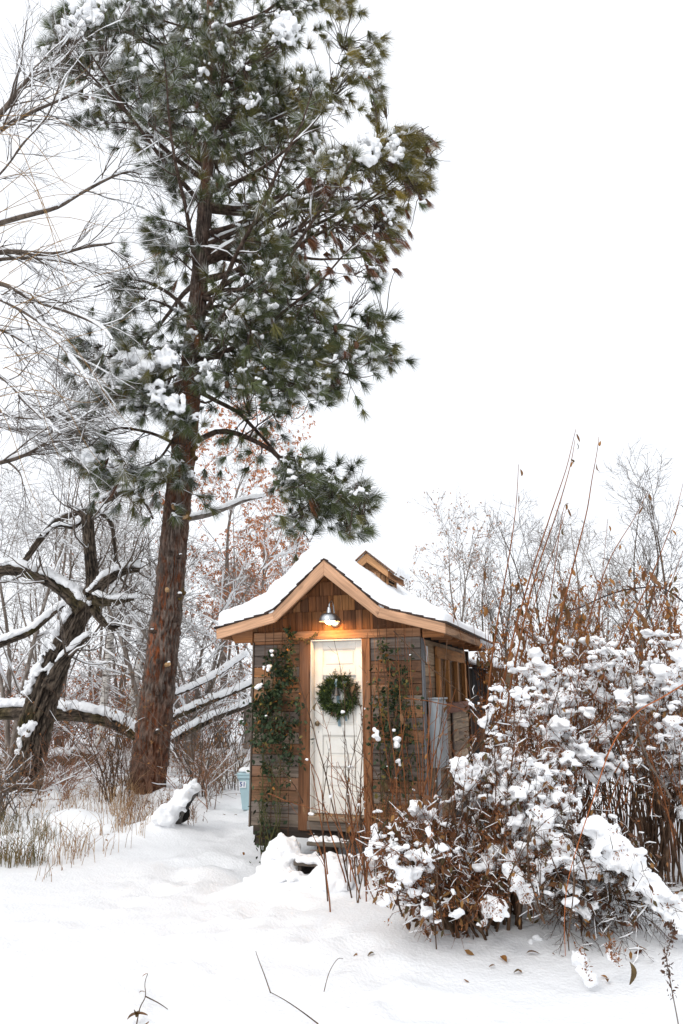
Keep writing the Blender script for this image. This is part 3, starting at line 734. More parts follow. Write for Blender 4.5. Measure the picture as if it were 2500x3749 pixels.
def rose(x0, label, mass, nleaf, seed, yellow, nstem):
    root = tag(sroot('climbing_rose', x0, -.10, 0), label, 'rose', 'climbing roses on the trellises')
    rg = np.random.default_rng(seed)
    zs = np.array([m_[0] for m_ in mass]); lo = np.array([m_[1] for m_ in mass]); hi = np.array([m_[2] for m_ in mass]); dn = np.array([m_[3] for m_ in mass])
    mb = MB(); tips = []
    for k in range(nstem):
        zt = rg.uniform(zs.min() + .5, zs.max()); n = 16; zc = np.linspace(.02, zt, n); f = .5 + .42 * np.sin(rg.uniform(0, 6) + zc * rg.uniform(1.5, 4)) ; l = np.interp(zc, zs, lo); h = np.interp(zc, zs, hi)
        P = np.stack([l + (h - l) * f - x0, rg.uniform(-.05, .05) + .03 * np.sin(zc * 5 + k), zc], -1) + rg.normal(size=(n, 3)) * .012
        mb.tubes(P, np.linspace(.0065, .002, n) * rg.uniform(.6, 1.2), 4, c=np.array([.085, .085, .03]) * rg.uniform(.6, 1.2)); tips.append(P)
    T = np.array(tips); RR = np.full(T.shape[:2], .004)
    P2, R2 = grow(rg, T, RR, 9, .15, 1, .22, 1.0, 4, .25, (0, 0, -.1), .6, .0012); mb.tubes(P2, R2, 3, c=np.array([.07, .075, .03]))
    mb.build('stems', ATT, root, usecol=True, kind='stuff')
    zl = rg.choice(np.linspace(zs.min(), zs.max(), 400), nleaf, p=(lambda w: w / w.sum())(np.interp(np.linspace(zs.min(), zs.max(), 400), zs, dn)))
    l = np.interp(zl, zs, lo); h = np.interp(zl, zs, hi); f = np.clip(.5 + rg.normal(size=nleaf) * .36, -.35, 1.4)
    pos = np.stack([l + (h - l) * f - x0, -.09 * rg.random(nleaf) ** .7 - .01 + .04, zl + rg.normal(size=nleaf) * .03], -1)
    pos += .09 * np.stack([vnoise(pos * 7), np.zeros(nleaf), vnoise(pos * 9 + 30)], -1)
    c = np.array([.028, .045, .020]) * rg.uniform(.45, 1.6, (nleaf, 1)); ye = rg.random(nleaf) < yellow; c[ye] = np.array([.16, .125, .035]) * rg.uniform(.6, 1.2, (ye.sum(), 1)); og = rg.random(nleaf) < .02; c[og] = (.34, .14, .03)
    mb = MB(); mb.leaves(pos, rg.normal(size=(nleaf, 3)) + np.array([0, -.5, -.4]), rg.uniform(.032, .068, nleaf), c=c, width=.62, rng=rg); mb.build('leaves', ATTL, root, usecol=True, kind='stuff')
    return root
rl = rose(-.45, 'dense dark green climbing rose with snow clots left of the cream door', [(.05, -.62, -.3, .3), (.5, -.60, -.32, .12), (.9, -.60, -.30, .14), (1.2, -.62, -.16, .8), (1.5, -.68, -.18, 1.6), (1.7, -.70, -.2, 2.0), (1.95, -.60, -.25, 1.8), (2.15, -.5, -.24, 1.1), (2.3, -.46, -.27, .8), (2.45, -.4, -.28, .35), (2.62, -.32, -.22, .3), (2.78, -.33, -.24, .1)], 1900, 3, .06, 15)
r2 = rose(1.0, 'thinner yellowing climbing rose right of the cream door', [(.15, .85, 1.15, .3), (.9, .85, 1.2, .3), (1.2, .84, 1.22, .8), (1.6, .82, 1.25, 1.4), (1.9, .84, 1.22, 1.3), (2.2, .86, 1.15, .7), (2.42, .88, 1.1, .3), (2.6, .9, 1.0, .1)], 1050, 9, .2, 9)
for k, cl in enumerate((((.02, -.06, 2.42, .028), (.03, -.06, 2.37, .02)), ((-.08, -.05, 2.24, .022), (-.085, -.05, 2.215, .018)), ((.0, -.07, 2.24, .03), (-.02, -.07, 2.20, .024)), ((-.13, -.06, 2.02, .04), (-.16, -.06, 2.0, .032), (-.11, -.05, 2.035, .026)), ((-.03, -.08, 1.68, .018),), ((.20, -.05, 1.33, .012),))):
    cl = np.array(cl); snow_lumps('snow_clot', cl[:, :3] + np.array([0, -.02, 0]), cl[:, 3], SNOW, rl, .008, .006, 40.)
# sprig creeping along the header
mb = MB(); rg = np.random.default_rng(2); P = resample(np.array([(-.20, -.05, 2.52), (-.1, -.06, 2.56), (-.02, -.07, 2.50), (.03, -.06, 2.58), (.12, -.06, 2.63)]), 12) - np.array([-.45, -.10, 0]); mb.tubes(P, np.full(12, .002), 4, c=(.1, .07, .03))
mb.leaves(np.repeat(P, 4, 0), rg.normal(size=(48, 3)), rg.uniform(.02, .04, 48), c=np.array([.13, .10, .03]) * rg.uniform(.4, 1.3, (48, 1)), width=.6, rng=rg); mb.build('sprig', ATTL, rl, usecol=True)

# ------------------------------------------------------------------ door steps under snow
st = tag(sroot('wooden_steps', .25, -.35, 0), 'old plank steps buried in snow below the cream door', 'steps')
board(st, 'tread', -.14, .36, -.40, -.17, .235, .275, WX, (.13, .105, .085), .006); board(st, 'tread', -.10, .36, -.14, .12, .375, .412, WX, (.12, .10, .08), .006)
for x in (-.10, .30): board(st, 'stringer', x, x + .04, -.38, .1, -.1, .23, WY, (.05, .038, .03))
rg = np.random.default_rng(21)
C = []; Rr = []
for k in range(110):
    x = rg.uniform(-.62, .0); y = rg.uniform(-.42, .16); p_ = S(.25 + x, -.35 + y, 0)
    C.append((x, y, gz(p_[0], p_[1]) - .01)); Rr.append(rg.uniform(.04, .085))
for k in range(60): C.append((rg.uniform(-.16, .38), rg.uniform(-.40, -.18), .29)); Rr.append(rg.uniform(.032, .058))
for k in range(46): C.append((rg.uniform(-.12, .36), rg.uniform(-.10, .06), .415)); Rr.append(rg.uniform(.016, .034))
for k in range(40): C.append((rg.uniform(.30, .62), rg.uniform(-.5, .0), rg.uniform(.02, .3))); Rr.append(rg.uniform(.05, .09))
for k in range(40): C.append((rg.uniform(-.25, .5), rg.uniform(-.62, -.42), rg.uniform(.0, .20))); Rr.append(rg.uniform(.06, .10))
snow_lumps('step_snow', np.array(C), np.array(Rr), SNOW, st, .016, .02, 9., smooth=5)
so_ = snow_lumps('threshold_snow', np.array([(.02, -.05, .615), (.05, -.06, .612), (.035, -.03, .61)]), np.array([.028, .02, .022]), SNOW, shed, .008, .003, 50.)

# ------------------------------------------------------------------ blue bin with house number
bp = at(922, 2962, 12.5); bp[2] = gz(bp[0], bp[1])
bn = tag(empty('wheelie_bin', tuple(bp), R_(-8)), 'pale blue plastic bin numbered 51 standing behind the shed', 'bin'); bn.scale = (.82, .82, .76)
blue = plain('pale_blue_plastic', (.40, .555, .60), .45, .08, 4., 0, .4)
bm = bmesh.new()
prof = [(0, .17, .15), (.08, .175, .155), (.62, .235, .215), (.64, .255, .235), (.70, .26, .24), (.70, .225, .205), (.2, .16, .14)]
rings = [[bm.verts.new((sx * a, sy * b, z)) for sx, sy in ((-1, -1), (1, -1), (1, 1), (-1, 1))] for z, a, b in prof]
for r0, r1 in zip(rings[:-1], rings[1:]):
    for i in range(4): bm.faces.new((r0[i], r0[(i + 1) % 4], r1[(i + 1) % 4], r1[i]))
bm.faces.new(rings[0][::-1]); bm.faces.new(rings[-1])
bmesh.ops.bevel(bm, geom=[e for e in bm.edges if abs(e.verts[0].co.z - e.verts[1].co.z) > .03], offset=.03, segments=3, affect='EDGES')
me = bpy.data.meshes.new('bin_body'); bm.to_mesh(me); bm.free(); link('bin_body', me, blue, bn)
lid = board(bn, 'lid', -.27, .27, -.25, .25, .702, .745, blue, bev=.02); lid.rotation_euler = (0, 0, 0)
pl = board(bn, 'number_plate', -.215, -.075, -.217, -.211, .45, .58, plain('plate_white', (.78, .8, .82), .4, .04), bev=.004); pl.rotation_euler = (-.105, 0, 0)
cu = bpy.data.curves.new('num', 'FONT'); cu.body = '51'; cu.size = .125; cu.align_x = 'CENTER'; cu.align_y = 'CENTER'; cu.extrude = .0012; cu.offset = .003
tmp = bpy.data.objects.new('tmpnum', cu); col.objects.link(tmp); dg = bpy.context.evaluated_depsgraph_get(); me = bpy.data.meshes.new_from_object(tmp.evaluated_get(dg)); bpy.data.objects.remove(tmp)
nb = link('number', me, None, pl, loc=(0.0, -.005, 0)); me.materials.clear(); me.materials.append(plain('number_blue', (.03, .07, .22), .4, .05)); nb.rotation_euler = (R_(90), 0, 0)
rg = np.random.default_rng(31); snow_lumps('bin_snow', np.stack([rg.uniform(-.22, .22, 50), rg.uniform(-.2, .2, 50), .765 + .03 * rg.random(50)], -1), rg.uniform(.05, .085, 50), SNOW, bn, .015, .006, 30.)

# ------------------------------------------------------------------ grey outbuilding behind the shed
ob = tag(sroot('grey_outbuilding', 1.36, 3.75, 0), 'weathered grey timber lean-to with snowy roof behind the shed', 'outbuilding')
GW = [(.085, .09, .095), (.11, .115, .12), (.065, .065, .068), (.10, .085, .075)]
board(ob, 'wall_frame', -.6, .06, .05, 1.15, .0, 2.30, DARK, bev=0)
for i in range(5): board(ob, 'wall_board', .062 , .085 + rs.uniform(0, .01), .05 + i * .2, .245 + i * .2, 0, 2.28, WZ, rs.choice(GW))
for i in range(6): board(ob, 'wall_board', -.6 + i * .11, -.495 + i * .11, .02, .048, 0, 2.3, WZ, rs.choice(GW))
board(ob, 'post', .09, .16, .10, .20, 0, 2.35, WZ, (.05, .04, .035)); board(ob, 'post', .09, .15, 1.0, 1.1, 0, 2.35, WZ, (.11, .11, .11))
board(ob, 'window_frame', .095, .15, .2, 1.0, 1.62, 1.86, WY, (.15, .16, .17)); board(ob, 'door', .098, .13, .25, .95, .2, 1.5, WZ, (.22, .25, .28)); board(ob, 'dark_pane', .098, .11, .22, .98, 1.87, 2.24, glass, bev=0)
board(ob, 'roof', -.7, .42, -.1, 1.25, 2.33, 2.37, WY, (.08, .06, .05), rot=(0, .16, 0))
rg = np.random.default_rng(41); snow_lumps('roof_snow', np.stack([(xx := rg.uniform(-.6, .36, 150)), rg.uniform(-.02, 1.2, 150), -.16 * (xx + .14)], -1) + np.array([0, 0, 2.40]), rg.uniform(.06, .11, 150), SNOW, ob, .022, .01, 20.)
n_ = 700; p0 = np.stack([.42 + rg.normal(size=n_) * .03, rg.uniform(-.1, 1.25, n_), np.full(n_, 2.25)], -1); P = np.stack([p0, p0 + np.stack([rg.normal(size=n_) * .03, rg.normal(size=n_) * .03, -rg.uniform(.06, .26, n_)], -1)], 1)
mb = MB(); mb.tubes(P, np.tile([.003, .001], (n_, 1)), 3, c=np.array([.34, .24, .14]) * rg.uniform(.5, 1.1, (n_, 1))); mb.build('dry_vine_fringe', ATT, ob, usecol=True, kind='stuff')

# ------------------------------------------------------------------ ponderosa pine
PY = 13.4
tp = [(537, 2990, 140), (539, 2890, 137), (556, 2720, 131), (577, 2533, 124), (598, 2350, 115), (619, 2176, 107), (646, 1880, 97), (678, 1594, 88), (707, 1275, 74), (732, 1000, 62), (757, 640, 46), (768, 400, 36), (770, 100, 28), (768, -250, 20), (765, -600, 10)]
base = at(537, 2960, PY)
pine = tag(empty('pine_tree', tuple(base)), 'tall snow dusted pine with reddish furrowed trunk left of the shed', 'pine')
pine_inv = Matrix.Translation(base).inverted()
def pb(mb_or_obj, *a, **k):
    o = mb_or_obj.build(*a, **k) if isinstance(mb_or_obj, MB) else mb_or_obj
    return o
class Root:
    """things are modelled in world coordinates; parts are shifted so that the Empty sits at the thing's base"""
    def __init__(s, name, loc, label, cat, group=None):
        s.o = tag(empty(name, tuple(loc)), label, cat, group); s.inv = Matrix.Translation(Vector(tuple(loc))).inverted()
    def take(s, o, part=None):
        o.parent = part or s.o; o.matrix_parent_inverse = s.inv; return o
    def build(s, mb, name, mat, smooth=False, usecol=False, kind=None):
        return s.take(mb.build(name, mat, None, smooth, usecol, kind))
    def lumps(s, name, *a, **k): return s.take(snow_lumps(name, *a, **k))
bpy.data.objects.remove(pine)
pine = Root('pine_tree', base, 'tall snow dusted pine with reddish furrowed trunk left of the shed', 'pine')
rg = np.random.default_rng(101)
tc_ = np.array([at(a, b, PY) for a, b, _ in tp]); tw = np.array([w_ * np.linalg.norm((at(a, b, PY) - CAM) @ _F) / FPX / 2 for a, b, w_ in tp])
tc_[0, 2] -= .15
def bark_trunk(ctr, rad, n, K, seed, depth=.035, freq_a=7, freq_z=1.3, flare=0.):
    C = resample(ctr, n); Rr = np.interp(np.linspace(0, 1, n), np.linspace(0, 1, len(rad)), rad)
    th = np.arange(K) * 2 * np.pi / K
    T = np.gradient(C, axis=0); T /= np.linalg.norm(T, axis=1, keepdims=True)
    ref = np.array([0., 1., 0.]); A = np.cross(T, ref); A /= np.linalg.norm(A, axis=1, keepdims=True); Bn = np.cross(A, T)
    arc = np.concatenate([[0], np.cumsum(np.linalg.norm(np.diff(C, axis=0), axis=1))])
    TH, AR = np.meshgrid(th, arc)
    cs, sn = np.cos(TH), np.sin(TH)
    # furrows: ridged noise stretched along the stem
    w1 = vnoise(np.stack([cs * 2 + seed, sn * 2, AR * 2.2], -1)) * .5
    p = np.stack([(cs * freq_a * .5 + w1), (sn * freq_a * .5 + w1), AR * freq_z + seed], -1)
    f = 1 - np.abs(fbm(p, 2)) * 2.6; f2 = 1 - np.abs(vnoise(np.stack([cs * freq_a * 1.3 + w1, sn * freq_a * 1.3, AR * freq_z * 2.6], -1))) * 1.8
    fur = np.clip(np.maximum(f, .75 * f2), 0, 1) ** 2
    plate = fbm(np.stack([cs * 9, sn * 9, AR * 9 + seed], -1), 3)
    d = -depth * fur + depth * .35 * plate
    d *= np.clip(Rr / Rr.max(), .3, 1)[:, None]
    Rg = Rr[:, None] + d + flare * Rr[:, None] * np.exp(-AR / .25) * (1 + .35 * np.sin(TH * 5 + 1))
    V = C[:, None] + Rg[..., None] * (cs[..., None] * A[:, None] + sn[..., None] * Bn[:, None])
    i = np.arange(n * K).reshape(n, K); a = i[:-1]; b = i[1:]
    q = np.stack([a, np.roll(a, -1, 1), np.roll(b, -1, 1), b], -1).reshape(-1, 4)
    return V.reshape(-1, 3), q, fur.ravel(), plate.ravel(), C, Rr
V, q, fur, plate, TC, TR = bark_trunk(tc_, tw, 420, 110, 3.7, .075, 13, 2.3, .30)
grey_ = np.array([.105, .080, .066]); red_ = np.array([.30, .085, .026]); dk = np.array([.016, .009, .006])
mz = np.clip((fbm(V * np.array([2, 2, .8]), 3) + .35) * 1.0, 0, 1)[:, None]
cc = grey_ * (1 + .7 * plate[:, None]) ; cc = cc * (1 - mz * .5) + np.array([.21, .085, .042]) * mz * .5
inn = np.clip((fur - .28) * 2.2, 0, 1)[:, None]; rm = np.clip(.45 + fbm(V * np.array([1.5, 1.5, .6]) + 9, 2), 0, 1)[:, None]
cc = cc * (1 - inn) + (red_ * rm + dk * (1 - rm)) * inn
mb = MB(); mb.add(V, quads=q, c=np.clip(cc, .004, 1)); pine.build(mb, 'trunk', ATTB, True, True)
# cut stubs with pale ends
stubm = plain('cut_wood', (.42, .26, .13), .8, .3, 30.)
def trunk_at(py):
    i = np.argmin(np.abs(project(TC)[:, 1] - py)); return TC[i], TR[i]
for k, (px, py) in enumerate(((635, 1877), (625, 2040), (662, 2052), (612, 2172), (558, 2318), (578, 2428), (617, 2440), (576, 2545), (575, 2680), (690, 1905), (668, 2190), (655, 2280))):
    c, r = trunk_at(py); e = at(px, py, PY - r * .95); d = e - c; d[2] = abs(d[2]) * .3 + .02; d /= np.linalg.norm(d)
    s0 = c + d * r * .8; mb = MB(); mb.tubes(np.array([s0, s0 + d * (r * .2 + .05), s0 + d * (r * .2 + .085)]), np.array([.05, .036, .032]), 9, cap=True); pine.build(mb, 'branch_stub', BRK_PBR if k % 3 else stubm, True)
    if k % 2 == 0:
        pine.lumps('stub_snow', np.array([s0 + d * (r * .2 + .05) + [0, 0, .035], s0 + d * (r * .2 + .03) + [.01, 0, .045]]), np.array([.035, .03]), SNOW, None, .012, .004, 40.)
# limbs
limbs = []
def limb(lst, r0, r1=.010, dY=0.0):
    P = resample(pts(lst, PY, dY), 18); P += np.stack([vnoise(P * 1.7 + k) for k in (1, 5, 9)], -1) * .05; limbs.append((P, np.linspace(r0, r1, 18)))
limb([(715, 1610), (800, 1578), (900, 1600), (1000, 1655), (1070, 1730), (1140, 1795), (1190, 1832), (1300, 1805)], .062, .012, -1.2)
limb([(735, 1440), (850, 1495), (930, 1570), (1010, 1660), (1080, 1760), (1110, 1880)], .05, .012, -.6)
limb([(690, 1650), (600, 1610), (480, 1565), (400, 1580), (330, 1640)], .04, .012, -1.0)
limb([(745, 960), (860, 890), (1050, 770), (1200, 690), (1330, 590), (1430, 530), (1540, 500)], .075, .014, -1.4)
limb([(755, 900), (900, 830), (1100, 760), (1290, 735), (1420, 720), (1540, 640)], .06, .012, .4)
limb([(735, 1080), (900, 1060), (1050, 1110), (1180, 1180), (1300, 1200), (1400, 1250)], .05, .012, -.6)
limb([(720, 1180), (600, 1060), (450, 1020), (340, 1050)], .05, .012, -.8)
limb([(725, 1130), (850, 1190), (1000, 1260), (1150, 1330), (1280, 1370)], .05, .012, -1.5)
limb([(700, 1350), (620, 1330), (500, 1300), (400, 1310), (320, 1330)], .045, .012, -1.6)
limb([(705, 1380), (660, 1370), (600, 1400), (540, 1450)], .04, .012, -1.3)
limb([(690, 1560), (640, 1600), (580, 1690), (480, 1720), (400, 1740)], .035, .010, -1.0)
limb([(720, 1250), (830, 1250), (960, 1330), (1060, 1400), (1180, 1440)], .045, .012, -1.0)
limb([(700, 1450), (760, 1480), (850, 1420), (960, 1470), (1020, 1560)], .03, .01, .8)
limb([(690, 1680), (650, 1700), (600, 1760), (560, 1780)], .03, .01, -.8)
poly = np.array([(290, -120), (160, 170), (320, 330), (370, 470), (470, 560), (530, 700), (460, 790), (540, 900), (350, 1150), (300, 1310), (400, 1400), (700, 1420), (1150, 1400), (1290, 1330), (1390, 1280), (1330, 1180), (1210, 1080), (1370, 1000), (1450, 820), (1560, 670), (1560, 500), (1360, 440), (1380, 240), (1270, 100), (1290, -120)], float)
def inside(p, poly):
    x, y = p; c = False; j = len(poly) - 1
    for i in range(len(poly)):
        if ((poly[i][1] > y) != (poly[j][1] > y)) and x < (poly[j][0] - poly[i][0]) * (y - poly[i][1]) / (poly[j][1] - poly[i][1]) + poly[i][0]: c = not c
        j = i
    return c
tcp = project(TC); n_t = 0
while n_t < 84:
    px, py = rg.uniform(150, 1600), rg.uniform(-260, 1400)
    if not inside((px, py), poly) or (py > 1000 and rg.random() < .35) or (abs(px - 740) < 90 and py > 700): continue
    Y = PY + rg.normal() * 1.5; T = at(px, py, Y)
    hd = math.hypot(T[0] - TC[0][0], T[1] - PY)
    frac = np.clip((1400 - py) / 1200, 0, 1); zt = T[2] - hd * (.75 * frac - .15) - .1 + rg.normal() * .7
    i = np.argmin(np.abs(TC[:, 2] - zt)); A = TC[i]
    ctl = A + (T - A) * .55 + np.array([0, 0, -.18 * hd * (1 if frac > .3 else -.9)])
    t = np.linspace(0, 1, 18)[:, None]; P = (1 - t) ** 2 * A + 2 * t * (1 - t) * ctl + t * t * T
    P += np.stack([vnoise(P * 1.5 + k + n_t) for k in (1, 5, 9)], -1) * .20 * t * (1.2 - t)
    r0 = min(.06, .018 + .016 * hd); limbs.append((P, np.linspace(r0, .010, 18))); n_t += 1
LP = np.array([l[0] for l in limbs]); LR = np.array([l[1] for l in limbs])
P2, R2 = grow(rg, LP, LR, 10, .25, 1.0, 1.0, .9, 6, .18, (0, 0, .03), .55, .006, .35, .03)
P3, R3 = grow(rg, P2, R2, 2, .35, 1.0, .5, .8, 4, .2, (0, 0, .06), .7, .005, .2, .014)
mb = MB(); mb.tubes(LP, LR, 7); pine.build(mb, 'limbs', BRK_PBR, True, kind='stuff')
mb = MB(); mb.tubes(P2, R2, 3); mb.tubes(P3, R3, 3); pine.build(mb, 'branchlets', BRK_PBR, False, kind='stuff')
mb = MB(); snow_tubes(mb, rg, LP, LR, .012, 5, .35, lump=1.5); snow_tubes(mb, rg, P2, R2, .008, 4, .3, lump=1.3); pine.build(mb, 'branch_snow', SNOW, True, kind='stuff')
# needle tufts at the tips
tips = np.concatenate([P2[:, -1], P3[:, -1], LP[:, -1], P2[:, 4]]); tdir = np.concatenate([P2[:, -1] - P2[:, -2], P3[:, -1] - P3[:, -2], LP[:, -1] - LP[:, -2], P2[:, 4] - P2[:, 3]])
sel = np.ones(len(tips), bool); sel[-len(P2):] = rg.random(len(P2)) < .3; sel[len(P2):len(P2) + len(P3)] = rg.random(len(P3)) < .75
ex = []; exd = []
PADS = ((1035, 105, 42, 55, 40, -1.9), (1085, 130, 30, 40, 12, -1.9), (1345, 535, 45, 62, 46, -1.9), (1440, 545, 32, 45, 26, -1.8), (1140, 275, 26, 36, 16), (915, 365, 35, 28, 16), (905, 230, 22, 36, 12), (900, 1135, 78, 40, 34, -1.6), (850, 1185, 36, 34, 18, -1.6), (955, 1110, 30, 40, 14, -1.6), (480, 1330, 75, 52, 44, -1.9), (600, 1305, 44, 36, 22, -1.8), (420, 1390, 48, 30, 22, -1.9), (750, 1365, 34, 48, 20, -1.6), (570, 1430, 34, 40, 18, -1.8), (650, 1475, 40, 36, 22, -1.8), (310, 60, 70, 40, 34, -1.9), (260, 110, 50, 40, 20, -1.9), (180, 190, 36, 30, 14, -1.9), (350, 30, 40, 36, 16, -1.8), (330, 1680, 40, 36, 18, -1.4), (420, 1710, 36, 26, 12, -1.3), (1225, 630, 26, 44, 14), (1210, 720, 20, 24, 8), (1420, 780, 22, 44, 14), (1300, 760, 22, 34, 10), (720, 300, 36, 20, 10), (1330, 260, 22, 26, 8), (750, 250, 26, 36, 10), (1315, 1800, 30, 14, 8, -2.4), (1130, 1715, 24, 16, 6, -2.0))
for (cx, cy, rx, ry, n, dY) in ((1085, 1740, 60, 70, 34, -.9), (1120, 1850, 80, 70, 44, -1.0), (1250, 1850, 80, 60, 34, -1.2), (1310, 1820, 60, 30, 14, -1.2), (1290, 1940, 60, 40, 16, -1.2), (1170, 1790, 60, 40, 16, -1.1), (1060, 1920, 20, 40, 5, -.9), (1010, 1500, 40, 60, 8, -.4), (480, 1320, 120, 60, 36, -1.5), (600, 1440, 80, 80, 26, -1.3), (660, 1570, 60, 60, 16, -1.2), (620, 1740, 90, 50, 18, -1.0), (330, 1690, 60, 70, 18, -1.0), (440, 1740, 70, 40, 10, -.9), (760, 1360, 60, 60, 14, -1.2), (930, 1200, 160, 90, 60, -1.2), (1330, 1210, 80, 60, 26, -.6), (1390, 1270, 60, 40, 16, -.7), (1120, 1230, 130, 70, 44, -1.0), (1230, 1300, 120, 70, 36, -1.2), (1000, 1360, 140, 70, 44, -1.2), (1180, 1430, 50, 40, 14, -1.2), (860, 1380, 90, 70, 26, -.8), (1360, 1130, 40, 30, 8, -.6), (930, 1430, 60, 60, 14, -.6), (1520, 640, 60, 70, 24, -1.2), (1430, 820, 60, 70, 24, -1.0), (1340, 930, 70, 60, 22, -1.0), (1340, 180, 60, 70, 24, -.8), (1370, 350, 40, 80, 20, -.6), (1230, 30, 70, 80, 30, -.8), (1180, 1320, 120, 60, 30, -1.4), (700, 1180, 60, 60, 10, -.8), (900, 1110, 120, 50, 20, -1.2), (270, 100, 80, 60, 24, -1.5), (200, 170, 50, 40, 16, -1.6), (250, 250, 60, 50, 18, -1.4), (210, 60, 50, 60, 14, -1.5), (330, 420, 50, 60, 14, -1.0), (1500, 500, 70, 40, 26, -1.2), (1400, 620, 80, 60, 26, -1.2), (1540, 680, 40, 50, 14, -1.2), (770, 60, 90, 70, 20, -.9), (680, 190, 90, 70, 20, -1.0), (860, 190, 90, 70, 20, -1.0), (620, 330, 80, 70, 16, -1.0), (790, 380, 80, 60, 18, -1.0), (950, 340, 90, 70, 18, -1.0), (700, 520, 70, 60, 14, -.9), (880, 540, 80, 60, 16, -1.0), (1030, 470, 90, 60, 18, -1.0), (620, 620, 60, 60, 12, -.8), (780, 660, 50, 40, 9, -.9), (1150, 350, 90, 80, 20, -.8), (1050, 60, 100, 70, 20, -.8), (480, 250, 90, 80, 20, -1.0), (450, 90, 100, 70, 20, -1.0), (1280, 290, 60, 70, 14, -.7), (1440, 880, 50, 60, 18, -1.0), (1370, 1010, 50, 40, 12, -.9), (1250, 880, 80, 60, 18, -.8), (1480, 560, 90, 90, 34, -1.3)):
    for k in range(n):
        a = rg.normal(size=2) * .6; p = at(cx + a[0] * rx, cy + a[1] * ry, PY + dY + rg.normal() * .35); ex.append(p); exd.append(np.array([(cx + a[0] * rx - 740) / 900, rg.normal() * .4, -.15 + rg.normal() * .35]))
for a_ in PADS:
    for k in range(max(4, a_[4] // 3)):
        p = at(a_[0] + rg.normal() * a_[2] * .8, a_[1] + abs(rg.normal()) * a_[3] * .9 + 8, PY + (a_[5] if len(a_) > 5 else -1.4) + .08 + abs(rg.normal()) * .15); ex.append(p); exd.append(np.array([(a_[0] - 740) / 900, rg.normal() * .4 - .2, rg.normal() * .3 - .2]))
ex = np.array(ex); exd = np.array(exd)
# every extra tuft hangs from a twig that runs back to the closest limb point
allp = np.concatenate([LP.reshape(-1, 3), P2[:, ::2].reshape(-1, 3)])
near = np.array([allp[np.argmin(((allp - e) ** 2).sum(1))] for e in ex])
t = np.linspace(0, 1, 6)[None, :, None]; tw_ = near[:, None] * (1 - t) + ex[:, None] * t + np.array([0, 0, .12]) * (t * (1 - t) * 4) * rg.normal(size=(len(ex), 1, 1)); tw_[:, 1:-1] += rg.normal(size=(len(ex), 4, 3)) * .02
mb = MB(); mb.tubes(tw_, np.tile(np.linspace(.011, .006, 6), (len(ex), 1)), 4); pine.build(mb, 'twigs', BRK_PBR, False, kind='stuff')
tips = np.concatenate([tips[sel], ex]); tdir = np.concatenate([tdir[sel], exd]); tdir /= np.linalg.norm(tdir, axis=1, keepdims=True) + 1e-9
tdir[:, 2] += .1; nt_ = len(tips); tpx = project(tips)
keep = (np.array([inside((a, b), poly) or b > 1050 for a, b in tpx]) | (rg.random(nt_) < .4)) & ((vnoise(tips * np.array([1.0, .7, 1.25]) + 21) > np.where(np.abs(tpx[:, 0] - 760) < 260, -.42, -.2) * np.where(tpx[:, 1] < 800, 1, .6)) | (tpx[:, 1] > 1120) & (rg.random(nt_) < .8)); keep[-len(ex):] |= rg.random(len(ex)) < .85; keep &= (tpx[:, 0] < 1600); tips = tips[keep]; tdir = tdir[keep]; tpx = tpx[keep]; nt_ = len(tips)
NN = 120
dead = rg.random(nt_) < np.where((tpx[:, 0] > 1100) & (tpx[:, 1] > 640) & (tpx[:, 1] < 1030), .42, .025)
oliv = np.clip((tpx[:, 0] - 900) / 700 + rg.normal(size=nt_) * .3, 0, 1) * (tpx[:, 1] < 1000) + (rg.random(nt_) < .2) * .5
frost = np.clip(rg.beta(1.7, 1.4, nt_) + np.clip((700 - tpx[:, 0]) / 900, -.2, .3), 0, .95)
bc = np.array([.088, .104, .046]) * rg.uniform(.55, 1.5, (nt_, 1)) * (1 - oliv[:, None]) + np.array([.19, .155, .042]) * oliv[:, None] * rg.uniform(.6, 1.2, (nt_, 1))
bc[dead] = np.array([.20, .085, .042]) * rg.uniform(.6, 1.2, (dead.sum(), 1))
ti = np.repeat(np.arange(nt_), NN); M = len(ti)
d = tdir[ti]; v = rg.normal(size=(M, 3)); v -= (v * d).sum(1, keepdims=True) * d; v /= np.linalg.norm(v, axis=1, keepdims=True)
sp = np.where(dead[ti], rg.uniform(.1, .5, M), np.abs(rg.normal(size=M)) * .5 + .25)[:, None]; sp = np.clip(sp, 0, 1.75)
nd = np.cos(sp) * d + np.sin(sp) * v; nd[:, 2] -= np.where(dead[ti], 1.3, rg.uniform(.1, .5, M)); nd /= np.linalg.norm(nd, axis=1, keepdims=True)
ln = rg.uniform(.17, .335, M) * np.repeat(rg.uniform(.8, 1.12, nt_), NN)
p0 = tips[ti] - d * (rg.random(M) * .10)[:, None]; p1 = p0 + nd * ln[:, None]
sd_ = np.cross(nd, rg.normal(size=(M, 3))); sd_ /= np.linalg.norm(sd_, axis=1, keepdims=True); wd = .0040
mid = p0 + nd * (ln * .55)[:, None] + np.array([0, 0, .006]); p1[:, 2] -= .012
V = np.stack([p0 - sd_ * wd * 1.1, p0 + sd_ * wd * 1.1, p1], 1)
i = np.arange(M)[:, None] * 3
cn = bc[ti] * rg.uniform(.6, 1.4, (M, 1))
up = np.clip(v[:, 2] * .6 + .45, 0, 1); wh = rg.random(M) < frost[ti] * up * .95
cn5 = np.repeat(cn[:, None], 3, 1); cn5[wh, :2] = (np.array([.80, .82, .85]) * rg.uniform(.7, 1, (wh.sum(), 1)))[:, None]; cn5[wh, 2] = cn[wh] * .5 + .25
mb = MB(); mb.add(V, tris=i + np.array([[0, 1, 2]]), c=cn5.reshape(-1, 3)); pine.build(mb, 'needles', ATT, False, True, 'stuff')
